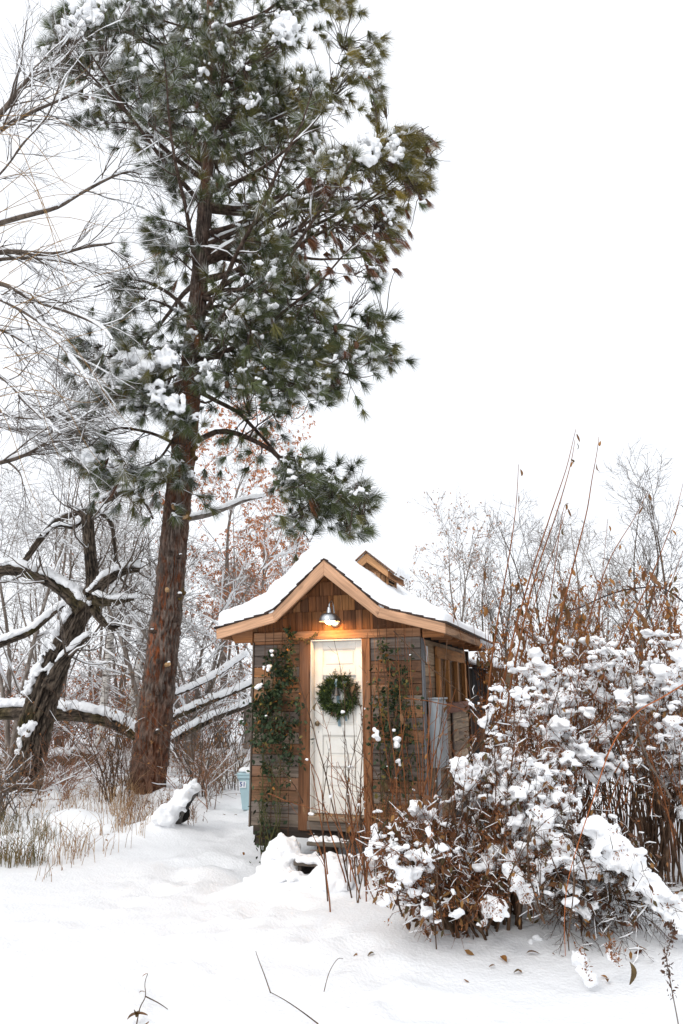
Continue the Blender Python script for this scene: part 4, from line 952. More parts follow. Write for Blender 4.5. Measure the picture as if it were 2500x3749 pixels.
# cones
V0, F0 = ico(2); cone_me = mesh_np('pine_cone', V0 * np.array([.045, .045, .065]) * (1 + .22 * np.sin(V0[:, 2:3] * 16 + np.arctan2(V0[:, 1:2], V0[:, 0:1]) * 5)), [F0], False); cone_me.materials.append(plain('cone_scale', (.10, .05, .026), .8, .4, 60.))
for k in rg.choice(nt_, 26, False): pine.take(link('pine_cone', cone_me, None, None, loc=tuple(tips[k] - tdir[k] * .08 + np.array([0, 0, -.03]))))
# snow pads caught in the needles
C = []; Rr = []
def pad(px, py, wpx, hpx, n, dY=-1.4, seed=0):
    s_ = (PY + dY) / FPX * 1.05
    for k in range(int(n * 2.2)):
        a = rg.uniform(-1, 1); b = rg.uniform(-1, 1); o_ = fbm(np.array([[a * 1.6 + px, b * 1.6 + py, 0.5]]), 2)[0]
        if a * a + b * b > 1 + .7 * o_: continue
        C.append(at(px + a * wpx, py + b * hpx, PY + dY + rg.uniform(-.18, .18))); q_ = rg.uniform(.12, .34) * min(wpx, hpx) * s_ + .012; Rr.append((q_ * rg.uniform(.7, 1.4), q_ * rg.uniform(.7, 1.4), q_ * rg.uniform(.6, 1.3)))
for a in PADS: pad(*a)
for k in rg.choice(nt_, 1600):
    n = rg.integers(2, 6); s_ = rg.uniform(.018, .058)
    if dead[k]: s_ *= .6
    for j in range(n): C.append(tips[k] + tdir[k] * rg.uniform(-.05, .11) + rg.normal(size=3) * s_ * .8 + np.array([0, -.03, s_ * .8])); q_ = s_ * rg.uniform(.5, 1.0); Rr.append((q_ * rg.uniform(.8, 2.2), q_ * rg.uniform(.8, 2.0), q_ * .6))
o = pine.lumps('needle_snow', np.array(C), np.array(Rr), SNOW, None, .028, .026, 20., sub=1, smooth=1, bn=.6, bf=14.); o['kind'] = 'stuff'
# resin-mossy edge burls
for (px, py) in ((722, 1560), (718, 1650), (705, 1735), (690, 1900), (672, 2180)):
    c, r = trunk_at(py); e = at(px - 8, py, PY - .05); mb = blobs_mb(np.array([e + rg.normal(size=3) * .05 * np.array([.3, .6, 1.6]) for k in range(7)]), rg.uniform(.03, .07, 7), 2, .5, 14.); pine.build(mb, 'bark_burl', bark_mat('mossy_burl', (.03, .018, .008), (.11, .065, .02), (.2, .13, .04), 8., 10.), True)

# ------------------------------------------------------------------ old leaning willow, dark and snow laden
WYD = 14.6
def woody(root, lst, widths, Y, name='limb', mat=None, snow=.05, n=36, K=17, dY=0., depth=.03, seed=1.0, snowfrac=1., rngseed=1):
    P = pts(lst, Y, dY); z = np.linalg.norm(P - CAM, axis=1) * .97; rad = np.array(widths) * z / FPX / 2
    V, q, fur, pl_, C, Rr = bark_trunk(P, rad, n * 2, K * 2, seed, depth, 10 if K > 30 else 7, 2.3)
    wc = np.array([.115, .088, .066]) * (1 + .6 * pl_[:, None]); f_ = np.clip(fur * 1.5, 0, 1)[:, None]; wc = wc * (1 - f_) + np.array([.010, .007, .005]) * f_
    ms_ = np.clip(fbm(V * 1.4 + 3, 3) * 1.6 - .5, 0, .8)[:, None]; wc = np.clip(wc * (1 - ms_) + np.array([.06, .048, .010]) * ms_ * (1.2 - f_), .004, 1)
    mb = MB(); mb.add(V, quads=q, c=wc)
    n2 = n * 2; K2 = K * 2
    for ring in (0, n2 - 1):
        rv = V[ring * K2:(ring + 1) * K2]; mb.add(np.vstack([rv, rv.mean(0)[None]]), tris=[(k, (k + 1) % K2, K2) for k in range(K2)], c=(.09, .06, .04))
    o = root.build(mb, name, mat or ATTB, True, True)
    if snow:
        Cs = resample(C, 60); Rs = np.interp(np.linspace(0, 1, 60), np.linspace(0, 1, len(Rr)), Rr); rgn = np.random.default_rng(rngseed)
        T = np.gradient(Cs, axis=0); T /= np.linalg.norm(T, axis=1, keepdims=True); hor = np.sqrt(1 - T[:, 2] ** 2)
        on = np.clip((hor - .45) / .3, 0, 1); side = np.cross(T, [0, 0, 1.]); side /= np.linalg.norm(side, axis=1, keepdims=True) + 1e-9; upn = np.cross(side, T)
        CC = []; RR = []
        for k in range(60):
            if on[k] < .1: continue
            for j in range(5):
                w_ = rgn.uniform(-.62, .62); h = snow * 1.2 * on[k] * rgn.uniform(.6, 1.1)
                CC.append(Cs[k] + side[k] * w_ * Rs[k] + upn[k] * (Rs[k] * math.sqrt(1 - w_ * w_) * .95) + np.array([0, 0, h * .3])); RR.append(h * .8 + .012)
        if CC: root.lumps('snow_ridge', np.array(CC), np.array(RR), SNOW, None, .028, .014, 16., sub=1, smooth=1)
    return C, Rr
wb = at(80, 2900, WYD)
wil = Root('old_willow', wb, 'dark leaning old willow with thick snow lined limbs at the left', 'willow')
woody(wil, [(55, 2960), (80, 2880), (112, 2740), (145, 2600), (195, 2450), (255, 2310), (310, 2210), (345, 2165)], [135, 118, 112, 106, 96, 86, 80, 66], WYD, 'trunk', n=90, K=60, depth=.085, snow=.0)
wl = []
wl.append(woody(wil, [(305, 2235), (255, 2180), (185, 2130), (110, 2100), (30, 2085), (-60, 2100)], [62, 52, 44, 38, 40, 44], WYD - .1, snow=.11, rngseed=2))
wl.append(woody(wil, [(335, 2215), (338, 2120), (328, 2000), (318, 1880)], [60, 48, 44, 42], WYD, snow=.0))
wl.append(woody(wil, [(340, 2180), (390, 2125), (450, 2092), (510, 2085)], [46, 40, 32, 20], WYD - .15, snow=.09, rngseed=3))
wl.append(woody(wil, [(345, 2195), (395, 2205), (450, 2198), (490, 2192)], [46, 34, 22, 8], WYD - .25, snow=.075, rngseed=4))
wl.append(woody(wil, [(345, 2225), (375, 2270), (405, 2295), (440, 2290)], [44, 34, 22, 8], WYD - .2, snow=.03))
wl.append(woody(wil, [(175, 2520), (225, 2430), (265, 2385), (322, 2330)], [50, 42, 26, 12], WYD - .35, snow=.09, rngseed=5))
wl.append(woody(wil, [(90, 2055), (150, 1970), (215, 1905), (310, 1872), (370, 1880), (405, 1915), (420, 2000), (425, 2080)], [20, 24, 22, 20, 17, 15, 14, 12], WYD + .8, snow=.06, rngseed=6))
wl.append(woody(wil, [(318, 1890), (270, 1930), (215, 1925), (160, 1960)], [14, 14, 12, 8], WYD + .4, snow=.05, rngseed=7))
wl.append(woody(wil, [(380, 1835), (440, 1808), (485, 1805), (530, 1840), (560, 1900)], [26, 22, 18, 12, 8], WYD + .6, snow=.07, rngseed=8))
# snow plastered down the weather side of the trunk
rg = np.random.default_rng(55); C = []; Rr = []
for (a, b) in (((62, 2760), (95, 2650)), ((98, 2540), (140, 2440)), ((130, 2460), (180, 2350)), ((175, 2370), (250, 2230)), ((95, 2700), (120, 2640)), ((178, 2500), (190, 2430))):
    for k in range(60):
        t = rg.random(); C.append(at(a[0] + (b[0] - a[0]) * t + rg.normal() * 8, a[1] + (b[1] - a[1]) * t, WYD - .22 + rg.normal() * .06)); Rr.append((rg.uniform(.025, .06), .05, rg.uniform(.03, .08)))
wil.lumps('bark_snow', np.array(C), np.array(Rr), SNOW, None, .02, .012, 18., sub=1)['kind'] = 'stuff'
WP = np.array([resample(c, 14) for c, r in wl]); WR = np.array([np.interp(np.linspace(0, 1, 14), np.linspace(0, 1, len(r)), r) for c, r in wl])
P2, R2 = grow(rg, WP, WR, 10, .2, 1, 1.4, 1.1, 9, .14, (0, 0, .08), .28, .004, .2, .025); P3, R3 = grow(rg, P2, R2, 5, .2, 1, .7, .8, 6, .16, (0, 0, .03), .6, .003, .3)
mb = MB(); mb.tubes(P2, R2, 5); mb.tubes(P3, R3, 3); wil.build(mb, 'twigs', BRK_TWIG, False, kind='stuff')
mb = MB(); snow_tubes(mb, rg, P2, R2, .012, 5, .5); snow_tubes(mb, rg, P3, R3, .008, 4, .3); wil.build(mb, 'twig_snow', SNOW, True, kind='stuff')

# fallen limb behind both trunks
fl = Root('fallen_log', at(300, 2640, 16.5), 'long dark fallen log topped with thick snow between the willow and the pine', 'log')
woody(fl, [(-80, 2615), (60, 2606), (180, 2612), (300, 2618), (400, 2640), (470, 2675), (540, 2720), (600, 2760)], [56, 50, 50, 46, 44, 40, 40, 40], 16.6, 'trunk', snow=.14, rngseed=12, n=50, seed=7.)
f2 = Root('snowy_limb', at(0, 2350, 17.5), 'snow covered limb reaching out from the left edge', 'branch')
woody(f2, [(-80, 2390), (20, 2350), (110, 2315), (190, 2250), (235, 2215)], [26, 24, 22, 16, 10], 16.5, 'limb', snow=.1, rngseed=13)

# snow capped hollow log by the pine
hl = Root('hollow_log', at(650, 3010, 10.8), 'grey hollow log with deep snow cap lying at the foot of the pine', 'log')
woody(hl, [(598, 3062), (640, 2985), (675, 2925), (715, 2890)], [62, 66, 60, 30], 10.7, 'log_shell', bark_mat('grey_log', (.02, .018, .016), (.085, .078, .072), (.22, .2, .185), 9., 9.), snow=0, n=24, seed=4.)
rg = np.random.default_rng(66); C = []; Rr = []
for k in range(150):
    t = rg.random(); px = 582 + (705 - 575) * t + rg.normal() * 14; py = 3010 + (2868 - 3010) * t + rg.normal() * 10 + 6; C.append(at(px, py, 10.55 + rg.normal() * .1)); Rr.append(rg.uniform(.045, .085) * (1.2 - .4 * t))
hl.lumps('snow_cap', np.array(C), np.array(Rr), SNOW, None, .02, .008, 12., sub=1, smooth=12)
mb = MB(); p = at(665, 3005, 12.0); mb = blobs_mb(np.array([at(672, 2985, 10.72)]), np.array([[.085, .045, .12]]), 2, .3, 6.); hl.build(mb, 'hollow_shade', DARK, True)  # solid near-black blob stands for the shade inside the log

# birches
birchm, bn_, bb_ = nmat('birch_bark'); ge = N(bn_, 'ShaderNodeNewGeometry'); mp = N(bn_, 'ShaderNodeMapping'); mp.inputs['Scale'].default_value = (3, 3, 16); bn_.links.new(ge.outputs['Position'], mp.inputs['Vector'])
nz = N(bn_, 'ShaderNodeTexNoise', Scale=1.6, Detail=4.); bn_.links.new(mp.outputs[0], nz.inputs['Vector']); bn_.links.new(ramp(bn_, nz.outputs[0], [(.36, (.05, .04, .035)), (.43, (.62, .59, .55)), (.7, (.74, .72, .69))]), bb_.inputs['Base Color'])
for lst, wd, lab in (([(362, 2740), (375, 2620), (390, 2480), (402, 2360), (412, 2250), (425, 2120), (430, 1960)], [32, 29, 27, 25, 22, 18, 12], 'slim white birch trunk standing behind the snowy fallen log'), ([(466, 2640), (490, 2520), (515, 2420), (540, 2310), (575, 2180), (620, 2020)], [32, 30, 27, 24, 20, 12], 'leaning white birch close to the left side of the pine'), ([(490, 2640), (520, 2530), (545, 2450), (580, 2330)], [20, 20, 18, 12], 'thinner leaning birch stem half hidden by the pine trunk')):
    b_ = Root('birch_tree', at(lst[0][0], lst[0][1], 20), lab, 'birch', 'white birches behind the pine'); P = resample(pts(lst, 20.), 30); rad = np.interp(np.linspace(0, 1, 30), np.linspace(0, 1, len(wd)), wd) * 20 / FPX / 2
    mb = MB(); mb.tubes(P, rad, 16); b_.build(mb, 'trunk', birchm, True)
    P2, R2 = grow(rg, P[None], rad[None], 22, .55, 1, 2.2, .9, 8, .12, (0, 0, .02), .3, .006, .3, .03); P3, R3 = grow(rg, P2, R2, 6, .2, 1, .8, .7, 5, .15, (0, 0, -.08), .6, .004)
    mb = MB(); mb.tubes(P2, R2, 4); mb.tubes(P3, R3, 3); b_.build(mb, 'crown', BRK_TWIG, kind='stuff')
    mb = MB(); snow_tubes(mb, rg, P2, R2, .03, 4, .8); snow_tubes(mb, rg, P3, R3, .02, 4, .5); b_.build(mb, 'crown_snow', SNOW, True, kind='stuff')

# ------------------------------------------------------------------ bare trees
def bare_tree(name, px, Y, top, label, cat, group, seed, mat=None, stems=3, spread=.25, leaf=None, nleaf=0, snow=1.0, n1=10, n2=5, n3=5, n4=2, r=.09, droop=.0, L1=.38, tipr=.004):
    rg = np.random.default_rng(seed)
    b = at(px, 2700, Y); b[2] = gz(b[0], b[1]) - .1; T = at(px, top, Y); h = (T[2] - b[2]) * .9
    root = Root(name, b, label, cat, group); P = []; R = []
    for k in range(stems):
        a = rg.uniform(0, 6.28); lean = spread * rg.uniform(.3, 1) * h * .5; n = 16; t = np.linspace(0, 1, n)
        hh = h * rg.uniform(.75, 1.0) if k else h
        Q = b + np.stack([np.cos(a) * lean * t ** 1.4, np.sin(a) * lean * t ** 1.4, hh * t], -1) + np.stack([vnoise(np.stack([t * 3, t * 0 + seed + k, t * 0 + j], -1)) for j in (1, 4, 7)], -1) * .05 * h * t[:, None] * np.array([1, 1, .3])
        P.append(Q); R.append(np.linspace(r * rg.uniform(.7, 1), tipr * 1.6, n))
    P = np.array(P); R = np.array(R); mat = mat or BRK_PALE
    mb = MB(); mb.tubes(P, R, 8); root.build(mb, 'trunk', mat, True)
    P1, R1 = grow(rg, P, R, n1, .22, 1, h * L1, .75, 9, .10, (0, 0, .07 - droop), .5, tipr * 1.3, .55)
    P2, R2 = grow(rg, P1, R1, n2, .2, 1, h * .16, .75, 5, .13, (0, 0, .03 - droop), .6, tipr, .4)
    P3, R3 = grow(rg, P2, R2, n3, .15, 1, h * .075, .75, 4, .15, (0, 0, .02 - droop * 1.5), .7, tipr * .8, .3)
    mb = MB(); mb.tubes(P1, R1, 4); mb.tubes(P2, R2, 3); mb.tubes(P3, R3, 3)
    lp = P3
    if n4:
        P4, R4 = grow(rg, P3, R3, n4, .2, 1, h * .045, .7, 3, .15, (0, 0, -droop), .8, tipr * .7, .2); mb.tubes(P4, R4, 3); lp = P4
    root.build(mb, 'crown', mat, False, kind='stuff')
    if snow:
        mb = MB(); snow_tubes(mb, rg, P1, R1, .030 * snow, 5, .85); snow_tubes(mb, rg, P2, R2, .016 * snow, 4, .55); snow_tubes(mb, rg, P3, R3, .009 * snow, 3, .18); root.build(mb, 'crown_snow', SNOW, True, kind='stuff')
    if nleaf:
        q = lp.reshape(-1, 3); pos = q[rg.integers(0, len(q), nleaf)] + rg.normal(size=(nleaf, 3)) * .03
        keep = vnoise(pos * .55 + seed) > -.4; pos = pos[keep]; m_ = len(pos)
        mb = MB(); mb.leaves(pos, rg.normal(size=(m_, 3)) + np.array([0, 0, -1.2]), rg.uniform(.05, .105, m_) * (Y / 24), c=np.array(leaf) * rg.uniform(.6, 1.35, (m_, 1)), width=.5, rng=rg); root.build(mb, 'dead_leaves', ATTL, False, True, 'stuff')
    return root
LG, RG = 'bare trees behind the pine', 'far bare trees on the right'
RUST = (.52, .20, .075)
for a in ((40, 19, 1560, 'dark bare tree at the far left behind the old willow', 1, None, 3, .35, None, 0),
          (215, 22, 1480, 'bare grey tree rising just right of the left edge, behind the willow snag', 2, BRK_GREY, 3, .4, None, 0),
          (430, 24, 1600, 'bare tree behind the upright birch trunk', 3, None, 3, .45, None, 0),
          (540, 18.5, 1800, 'bare snow lined tree directly behind the lower pine trunk', 4, BRK_GREY, 4, .7, None, 0),
          (800, 25, 1480, 'tall tree with rusty orange leaves just right of the pine trunk', 5, BRK_GREY, 3, .3, RUST, 14000),
          (905, 23, 1820, 'lower rusty leaved tree above the left roof eave', 6, None, 4, .5, RUST, 9000),
          (1010, 28, 2000, 'small bare tree showing above the left roof slope', 7, BRK_GREY, 3, .5, RUST, 500),
          (700, 19.5, 1950, 'arching bare willow with snowy branches between pine and shed', 8, BRK_GREY, 5, .9, None, 0),
          (330, 27, 1750, 'far bare tree between the old willow and the birch', 9, None, 3, .5, (.3, .12, .05), 1500),
          (130, 28, 1800, 'far bare tree behind the leaning willow trunk', 10, None, 3, .5, None, 0)):
    bare_tree('bare_tree', a[0], a[1], a[2], a[3], 'tree', LG, 200 + a[4], BRK_PALE if a[5] is BRK_GREY else a[5], a[6], a[7], a[8], a[9], snow=1.25, r=.085, droop=.05, tipr=.0045, n3=4, n4=1)
for a in ((1690, 40, 1850, 'pale slender tree with a few tan leaves right of the cupola', 1, BRK_GREY, 3, .22, (.42, .24, .15), 1300, 0),
          (1790, 44, 1990, 'thin dark tree just right of the pale slender tree', 2, BRK_TWIG, 1, .2, None, 0, .4),
          (1880, 34, 1880, 'bare dark tree behind the leftmost tall red canes', 3, BRK_TWIG, 2, .5, None, 0, .7),
          (2010, 36, 1830, 'bare tree behind the middle of the tall red canes', 4, BRK_TWIG, 3, .5, None, 0, .6),
          (2140, 33, 1870, 'spreading bare tree right of the tallest canes', 5, BRK_GREY, 3, .6, None, 0, .8),
          (2350, 30, 1720, 'tallest bare tree near the right edge', 6, BRK_TWIG, 2, .35, None, 0, .7),
          (2240, 42, 1900, 'far bare tree left of the tallest right hand tree', 7, BRK_GREY, 3, .4, None, 0, .5),
          (2510, 29, 1740, 'bare tree cut by the right edge', 8, BRK_TWIG, 2, .4, None, 0, .7),
          (1570, 46, 2110, 'small far tree directly right of the cupola', 9, BRK_GREY, 2, .4, (.3, .15, .09), 300, .3),
          (1480, 50, 2160, 'faint far tree just peeping over the right roof slope', 10, BRK_GREY, 2, .5, None, 0, .3)):
    bare_tree('bare_tree', a[0], a[1], a[2], a[3], 'tree', RG, 300 + a[4], BRK_PALE if a[5] is BRK_GREY else a[5], a[6], a[7], a[8], a[9], snow=a[10], r=.11, droop=-.02, n4=1, n3=4, tipr=.0075, L1=.42)

# ------------------------------------------------------------------ willow reaching in from beyond the left edge
wr_ = Root('weeping_willow', at(-520, 3000, 11.5), 'snow dusted bare willow boughs sweeping in from beyond the left edge', 'willow')
rg = np.random.default_rng(400); WL = []
for lst, r0, dY in (([(-520, 3000), (-500, 2200), (-470, 1700), (-420, 1200), (-350, 700), (-250, 200), (-150, -300)], .28, 0),
        ([(-360, 760), (-150, 560), (0, 412), (65, 335), (120, 275), (200, 238), (300, 150)], .075, -.5), ([(-400, 900), (-200, 600), (0, 470), (120, 405), (262, 339), (330, 300)], .065, .3), ([(-420, 1150), (-200, 920), (0, 815), (196, 762), (298, 702), (452, 637), (520, 640)], .075, .8),
        ([(-430, 1250), (-200, 980), (0, 917), (178, 922), (357, 905), (420, 890)], .08, .2), ([(-430, 1280), (-200, 1030), (0, 1035), (107, 1083), (256, 1142), (370, 1190), (420, 1240)], .06, -.5), ([(-440, 1350), (-150, 1060), (0, 1090), (130, 1160), (260, 1300), (330, 1420)], .055, -.9),
        ([(-450, 1800), (-200, 1730), (0, 1692), (110, 1650), (190, 1600), (260, 1540)], .07, .4), ([(-430, 1200), (-100, 980), (80, 940), (260, 960), (400, 1010)], .05, .9), ([(-440, 1500), (-150, 1300), (0, 1380), (100, 1490), (230, 1600)], .05, -.7), ([(-450, 1700), (-200, 1560), (0, 1560), (150, 1600), (300, 1560)], .05, .7),
        ([(-430, 1300), (-150, 1180), (0, 1210), (130, 1290), (250, 1420)], .045, .9), ([(-360, 760), (-150, 760), (0, 640), (90, 520), (180, 420), (230, 290)], .03, -1.0), ([(-440, 1560), (-100, 1480), (60, 1520), (200, 1520), (330, 1470)], .045, .3)):
    P = resample(pts(lst, 11.5, dY), 24); P += np.stack([vnoise(P * 1.3 + k) for k in (2, 6, 11)], -1) * .06
    WL.append((P, np.linspace(r0, .012, 24)))
LP = np.array([a for a, b in WL]); LR = np.array([b for a, b in WL])
mb = MB(); mb.tubes(LP[:1], LR[:1], 14); wr_.build(mb, 'trunk', BRK_WIL, True)
for k in range(1, len(WL)): mb = MB(); mb.tubes(LP[k], LR[k], 8); wr_.build(mb, 'bough', BRK_TWIG, True)
P2, R2 = grow(rg, LP[1:], LR[1:], 13, .35, 1, 1.7, .6, 10, .11, (.02, 0, -.015), .42, .004, .4, .02)
P3, R3 = grow(rg, P2, R2, 5, .1, 1, 1.0, .6, 7, .12, (0, 0, -.03), .6, .0028, .3, .008)
P4, R4 = grow(rg, P3, R3, 2, .1, 1, .5, .6, 4, .12, (0, 0, -.03), .7, .0022, .3, .008)
mb = MB(); mb.tubes(P2, R2, 4); mb.tubes(P3, R3, 3); mb.tubes(P4, R4, 3); wr_.build(mb, 'twigs', BRK_TWIG, False, kind='stuff')
mb = MB(); snow_tubes(mb, rg, LP[1:], LR[1:], .035, 6, 1.); snow_tubes(mb, rg, P2, R2, .017, 4, .75); snow_tubes(mb, rg, P3, R3, .010, 3, .4); wr_.build(mb, 'twig_snow', SNOW, True, kind='stuff')
yel = []
for k in range(30):      # long yellow whips
    a = (rg.uniform(-120, 60), rg.uniform(350, 1500)); dx = rg.uniform(200, 560); dy = rg.uniform(-420, 520)
    yel.append(resample(pts([a, (a[0] + dx * .45, a[1] + dy * .3 - 40), (a[0] + dx * .8, a[1] + dy * .75), (a[0] + dx, a[1] + dy)], 10.2 + rg.normal() * .5, rg.normal() * .4), 14))
mb = MB(); mb.tubes(np.array(yel), np.tile(np.linspace(.0075, .0025, 14), (30, 1)), 4, c=np.array([.26, .15, .055])); wr_.build(mb, 'whips', ATT, False, True, 'stuff')

# ------------------------------------------------------------------ undergrowth: a thicket nobody could count
def thicket(name, label, n, x0, x1, Y0, Y1, h0, h1, cols, seed, twr=.006, snow=.6, leaf=None, nleaf=0, n2=6, n3=2):
    rg = np.random.default_rng(seed); nc = max(6, n // 11); ci = rg.integers(0, nc, n); px = rg.uniform(x0, x1, nc)[ci] + rg.normal(size=n) * 9; Y = rg.uniform(Y0, Y1, nc)[ci] + rg.normal(size=n) * .12; B = np.array([at(a, 2700, b) for a, b in zip(px, Y)]); B[:, 2] = ground_z(B[:, 0], B[:, 1], False) - .05
    h = rg.uniform(h0, h1, n); a = rg.uniform(0, 6.28, n); ln = rg.uniform(.2, 1.3, n) * h; t = np.linspace(0, 1, 7)
    P = B[:, None] + np.stack([np.cos(a)[:, None] * ln[:, None] * t ** 1.5, np.sin(a)[:, None] * ln[:, None] * t ** 1.5, h[:, None] * (t - .18 * t ** 3)], -1); P += rg.normal(size=P.shape) * .03 * t[None, :, None]
    R = np.tile(np.linspace(twr * 2, twr * .6, 7), (n, 1)); mb = MB(); pick = np.array(cols)[rg.integers(0, len(cols), n)]
    mb.tubes(P, R, 4, c=pick)
    P2, R2 = grow(rg, P, R, n2, .2, 1, 1.0, .7, 4, .16, (0, 0, .02), .7, twr * .5); mb.tubes(P2, R2, 3, c=np.repeat(pick, n2, 0))
    P3, R3 = grow(rg, P2, R2, n3, .2, 1, .45, .7, 3, .14, (0, 0, 0), .8, twr * .4); mb.tubes(P3, R3, 3, c=np.repeat(pick, n2 * n3, 0))
    parts = [mb]
    if nleaf:
        q = np.concatenate([P2.reshape(-1, 3), P3.reshape(-1, 3)]); pos = q[rg.integers(0, len(q), nleaf)]; mb.leaves(pos, rg.normal(size=(nleaf, 3)) + np.array([0, 0, -1]), rg.uniform(.04, .08, nleaf) * np.mean([Y0, Y1]) / 20, c=np.array(leaf) * rg.uniform(.5, 1.3, (nleaf, 1)), width=.5, rng=rg)
    if snow:
        ms = MB(); snow_tubes(ms, rg, P, R, .028, 4, snow * .7); snow_tubes(ms, rg, P2, R2, .013, 4, snow * .6); snow_tubes(ms, rg, P3, R3, .008, 3, snow * .4)
        V = np.concatenate(ms.V); mb.add(V, quads=np.concatenate(ms.q), c=(.86, .87, .89))
    o = mb.build(name, ATT, None, False, True); tag(o, label, 'undergrowth', kind='stuff'); return o
RB = [(.25, .11, .06), (.19, .12, .085), (.30, .14, .07), (.2, .15, .12)]; GB = [(.20, .16, .135), (.16, .125, .10), (.24, .19, .15)]
thicket('thicket', 'tangled rusty undergrowth with snow behind the old willow and pine', 340, -150, 660, 19, 29, 1.2, 3.4, RB, 1, .007, .55, (.46, .17, .06), 7500)
thicket('thicket', 'tangled snowy brush between the pine trunk and the shed', 190, 560, 1000, 20, 28, 1.0, 3.6, RB + GB, 2, .007, .7, (.46, .17, .06), 4200)
thicket('thicket', 'grey snowy brush beyond the shed on the right', 230, 1480, 2700, 20, 34, 1.5, 3.4, GB, 3, .008, .75)
# thin stemmed shrubs near the pine
for k, (px, Y, n, h, lab) in enumerate(((415, 12.6, 22, 2.1, 'thin stemmed bare shrub on the left side of the pine foot'), (735, 13.2, 17, 2.3, 'leafy twiggy shrub between the pine foot and the bin'), (850, 14.2, 14, 2.4, 'bare shrub arching behind the bin'), (30, 11.2, 22, 1.1, 'low weedy shrub at the left edge'))):
    b = at(px, 2900, Y); b[2] = gz(b[0], b[1]); rt = Root('bare_shrub', b, lab, 'shrub', 'thin shrubs near the pine'); rg = np.random.default_rng(500 + k)
    a = rg.uniform(0, 6.28, n); t = np.linspace(0, 1, 9); hh = h * rg.uniform(.5, 1, n); ln = hh * rg.uniform(.15, .95, n)
    P = b + np.stack([rg.normal(size=n)[:, None] * .13 + np.cos(a)[:, None] * ln[:, None] * t ** 1.5, rg.normal(size=n)[:, None] * .1 + np.sin(a)[:, None] * ln[:, None] * t ** 1.5, hh[:, None] * t * 1.0 - .05], -1); P += rg.normal(size=P.shape) * .02; R = np.tile(np.linspace(.009, .003, 9), (n, 1))
    P2, R2 = grow(rg, P, R, 5, .25, 1, .55, .6, 5, .14, (0, 0, .03), .6, .002); mb = MB(); mb.tubes(P, R, 4); mb.tubes(P2, R2, 3); rt.build(mb, 'stems', BRK_TWIG if k else BRK_BRN, kind='stuff')
    q = P2.reshape(-1, 3); m_ = 260; pos = q[rg.integers(0, len(q), m_)]; mb = MB(); mb.leaves(pos, rg.normal(size=(m_, 3)) + np.array([0, 0, -1]), rg.uniform(.03, .075, m_), c=np.array([.24, .12, .05]) * rg.uniform(.4, 1.2, (m_, 1)), width=.5, rng=rg); rt.build(mb, 'leaves', ATTL, False, True, 'stuff')
    mb = MB(); snow_tubes(mb, rg, P2, R2, .004, 4, .12); rt.build(mb, 'twig_snow', SNOW, True, kind='stuff')
# fallen snowy poles between pine and shed
for k, (lst, w_, lab) in enumerate((([(610, 2640), (720, 2590), (830, 2545), (960, 2490)], 20, 'uppermost snow covered fallen pole between the pine and the shed'), ([(640, 2705), (760, 2640), (860, 2600), (970, 2560)], 26, 'thick snow covered fallen pole just above the bin'), ([(600, 2560), (700, 2520), (800, 2470), (900, 2400)], 12, 'thin snowy branch slanting up behind the pine'))):
    rt = Root('fallen_pole', at(lst[0][0], lst[0][1], 18), lab, 'log', 'fallen poles'); woody(rt, lst, [w_, w_, w_ * .8, w_ * .6], 18., 'pole', snow=.10, rngseed=30 + k, depth=.02, K=14)
sb = Root('snowy_branch', at(690, 1900, 17), 'long pale branch carrying snow across the gap right of the pine', 'branch'); woody(sb, [(660, 1905), (760, 1885), (830, 1860), (900, 1832), (960, 1820)], [22, 20, 16, 12, 6], 17., 'branch', BRK_GREY, snow=.08, rngseed=40, depth=.01, K=12)
for k, (px, py, Y, w_, lab) in enumerate(((150, 2790, 18.5, .5, 'snow topped dark stump left of the upright birch'), (270, 2760, 19.5, .45, 'small snow covered log right of the leaning willow'))):
    b = at(px, py, Y); b[2] = gz(b[0], b[1]); rt = Root('snowy_stump', b, lab, 'stump', 'snowy stumps'); mb = MB(); mb.tubes(np.array([b + [-.5, 0, .2], b + [0, 0, .3], b + [.6, .1, .25]]), np.array([.16, .2, .14]), 14, cap=True); rt.build(mb, 'stump', BRK_WIL, True)
    rg = np.random.default_rng(k); rt.lumps('snow_cap', b + np.stack([rg.uniform(-.55, .6, 40), rg.normal(size=40) * .08, .42 + .06 * rg.random(40)], -1), rg.uniform(.08, .14, 40), SNOW, None, .03, .015, 10., sub=1)

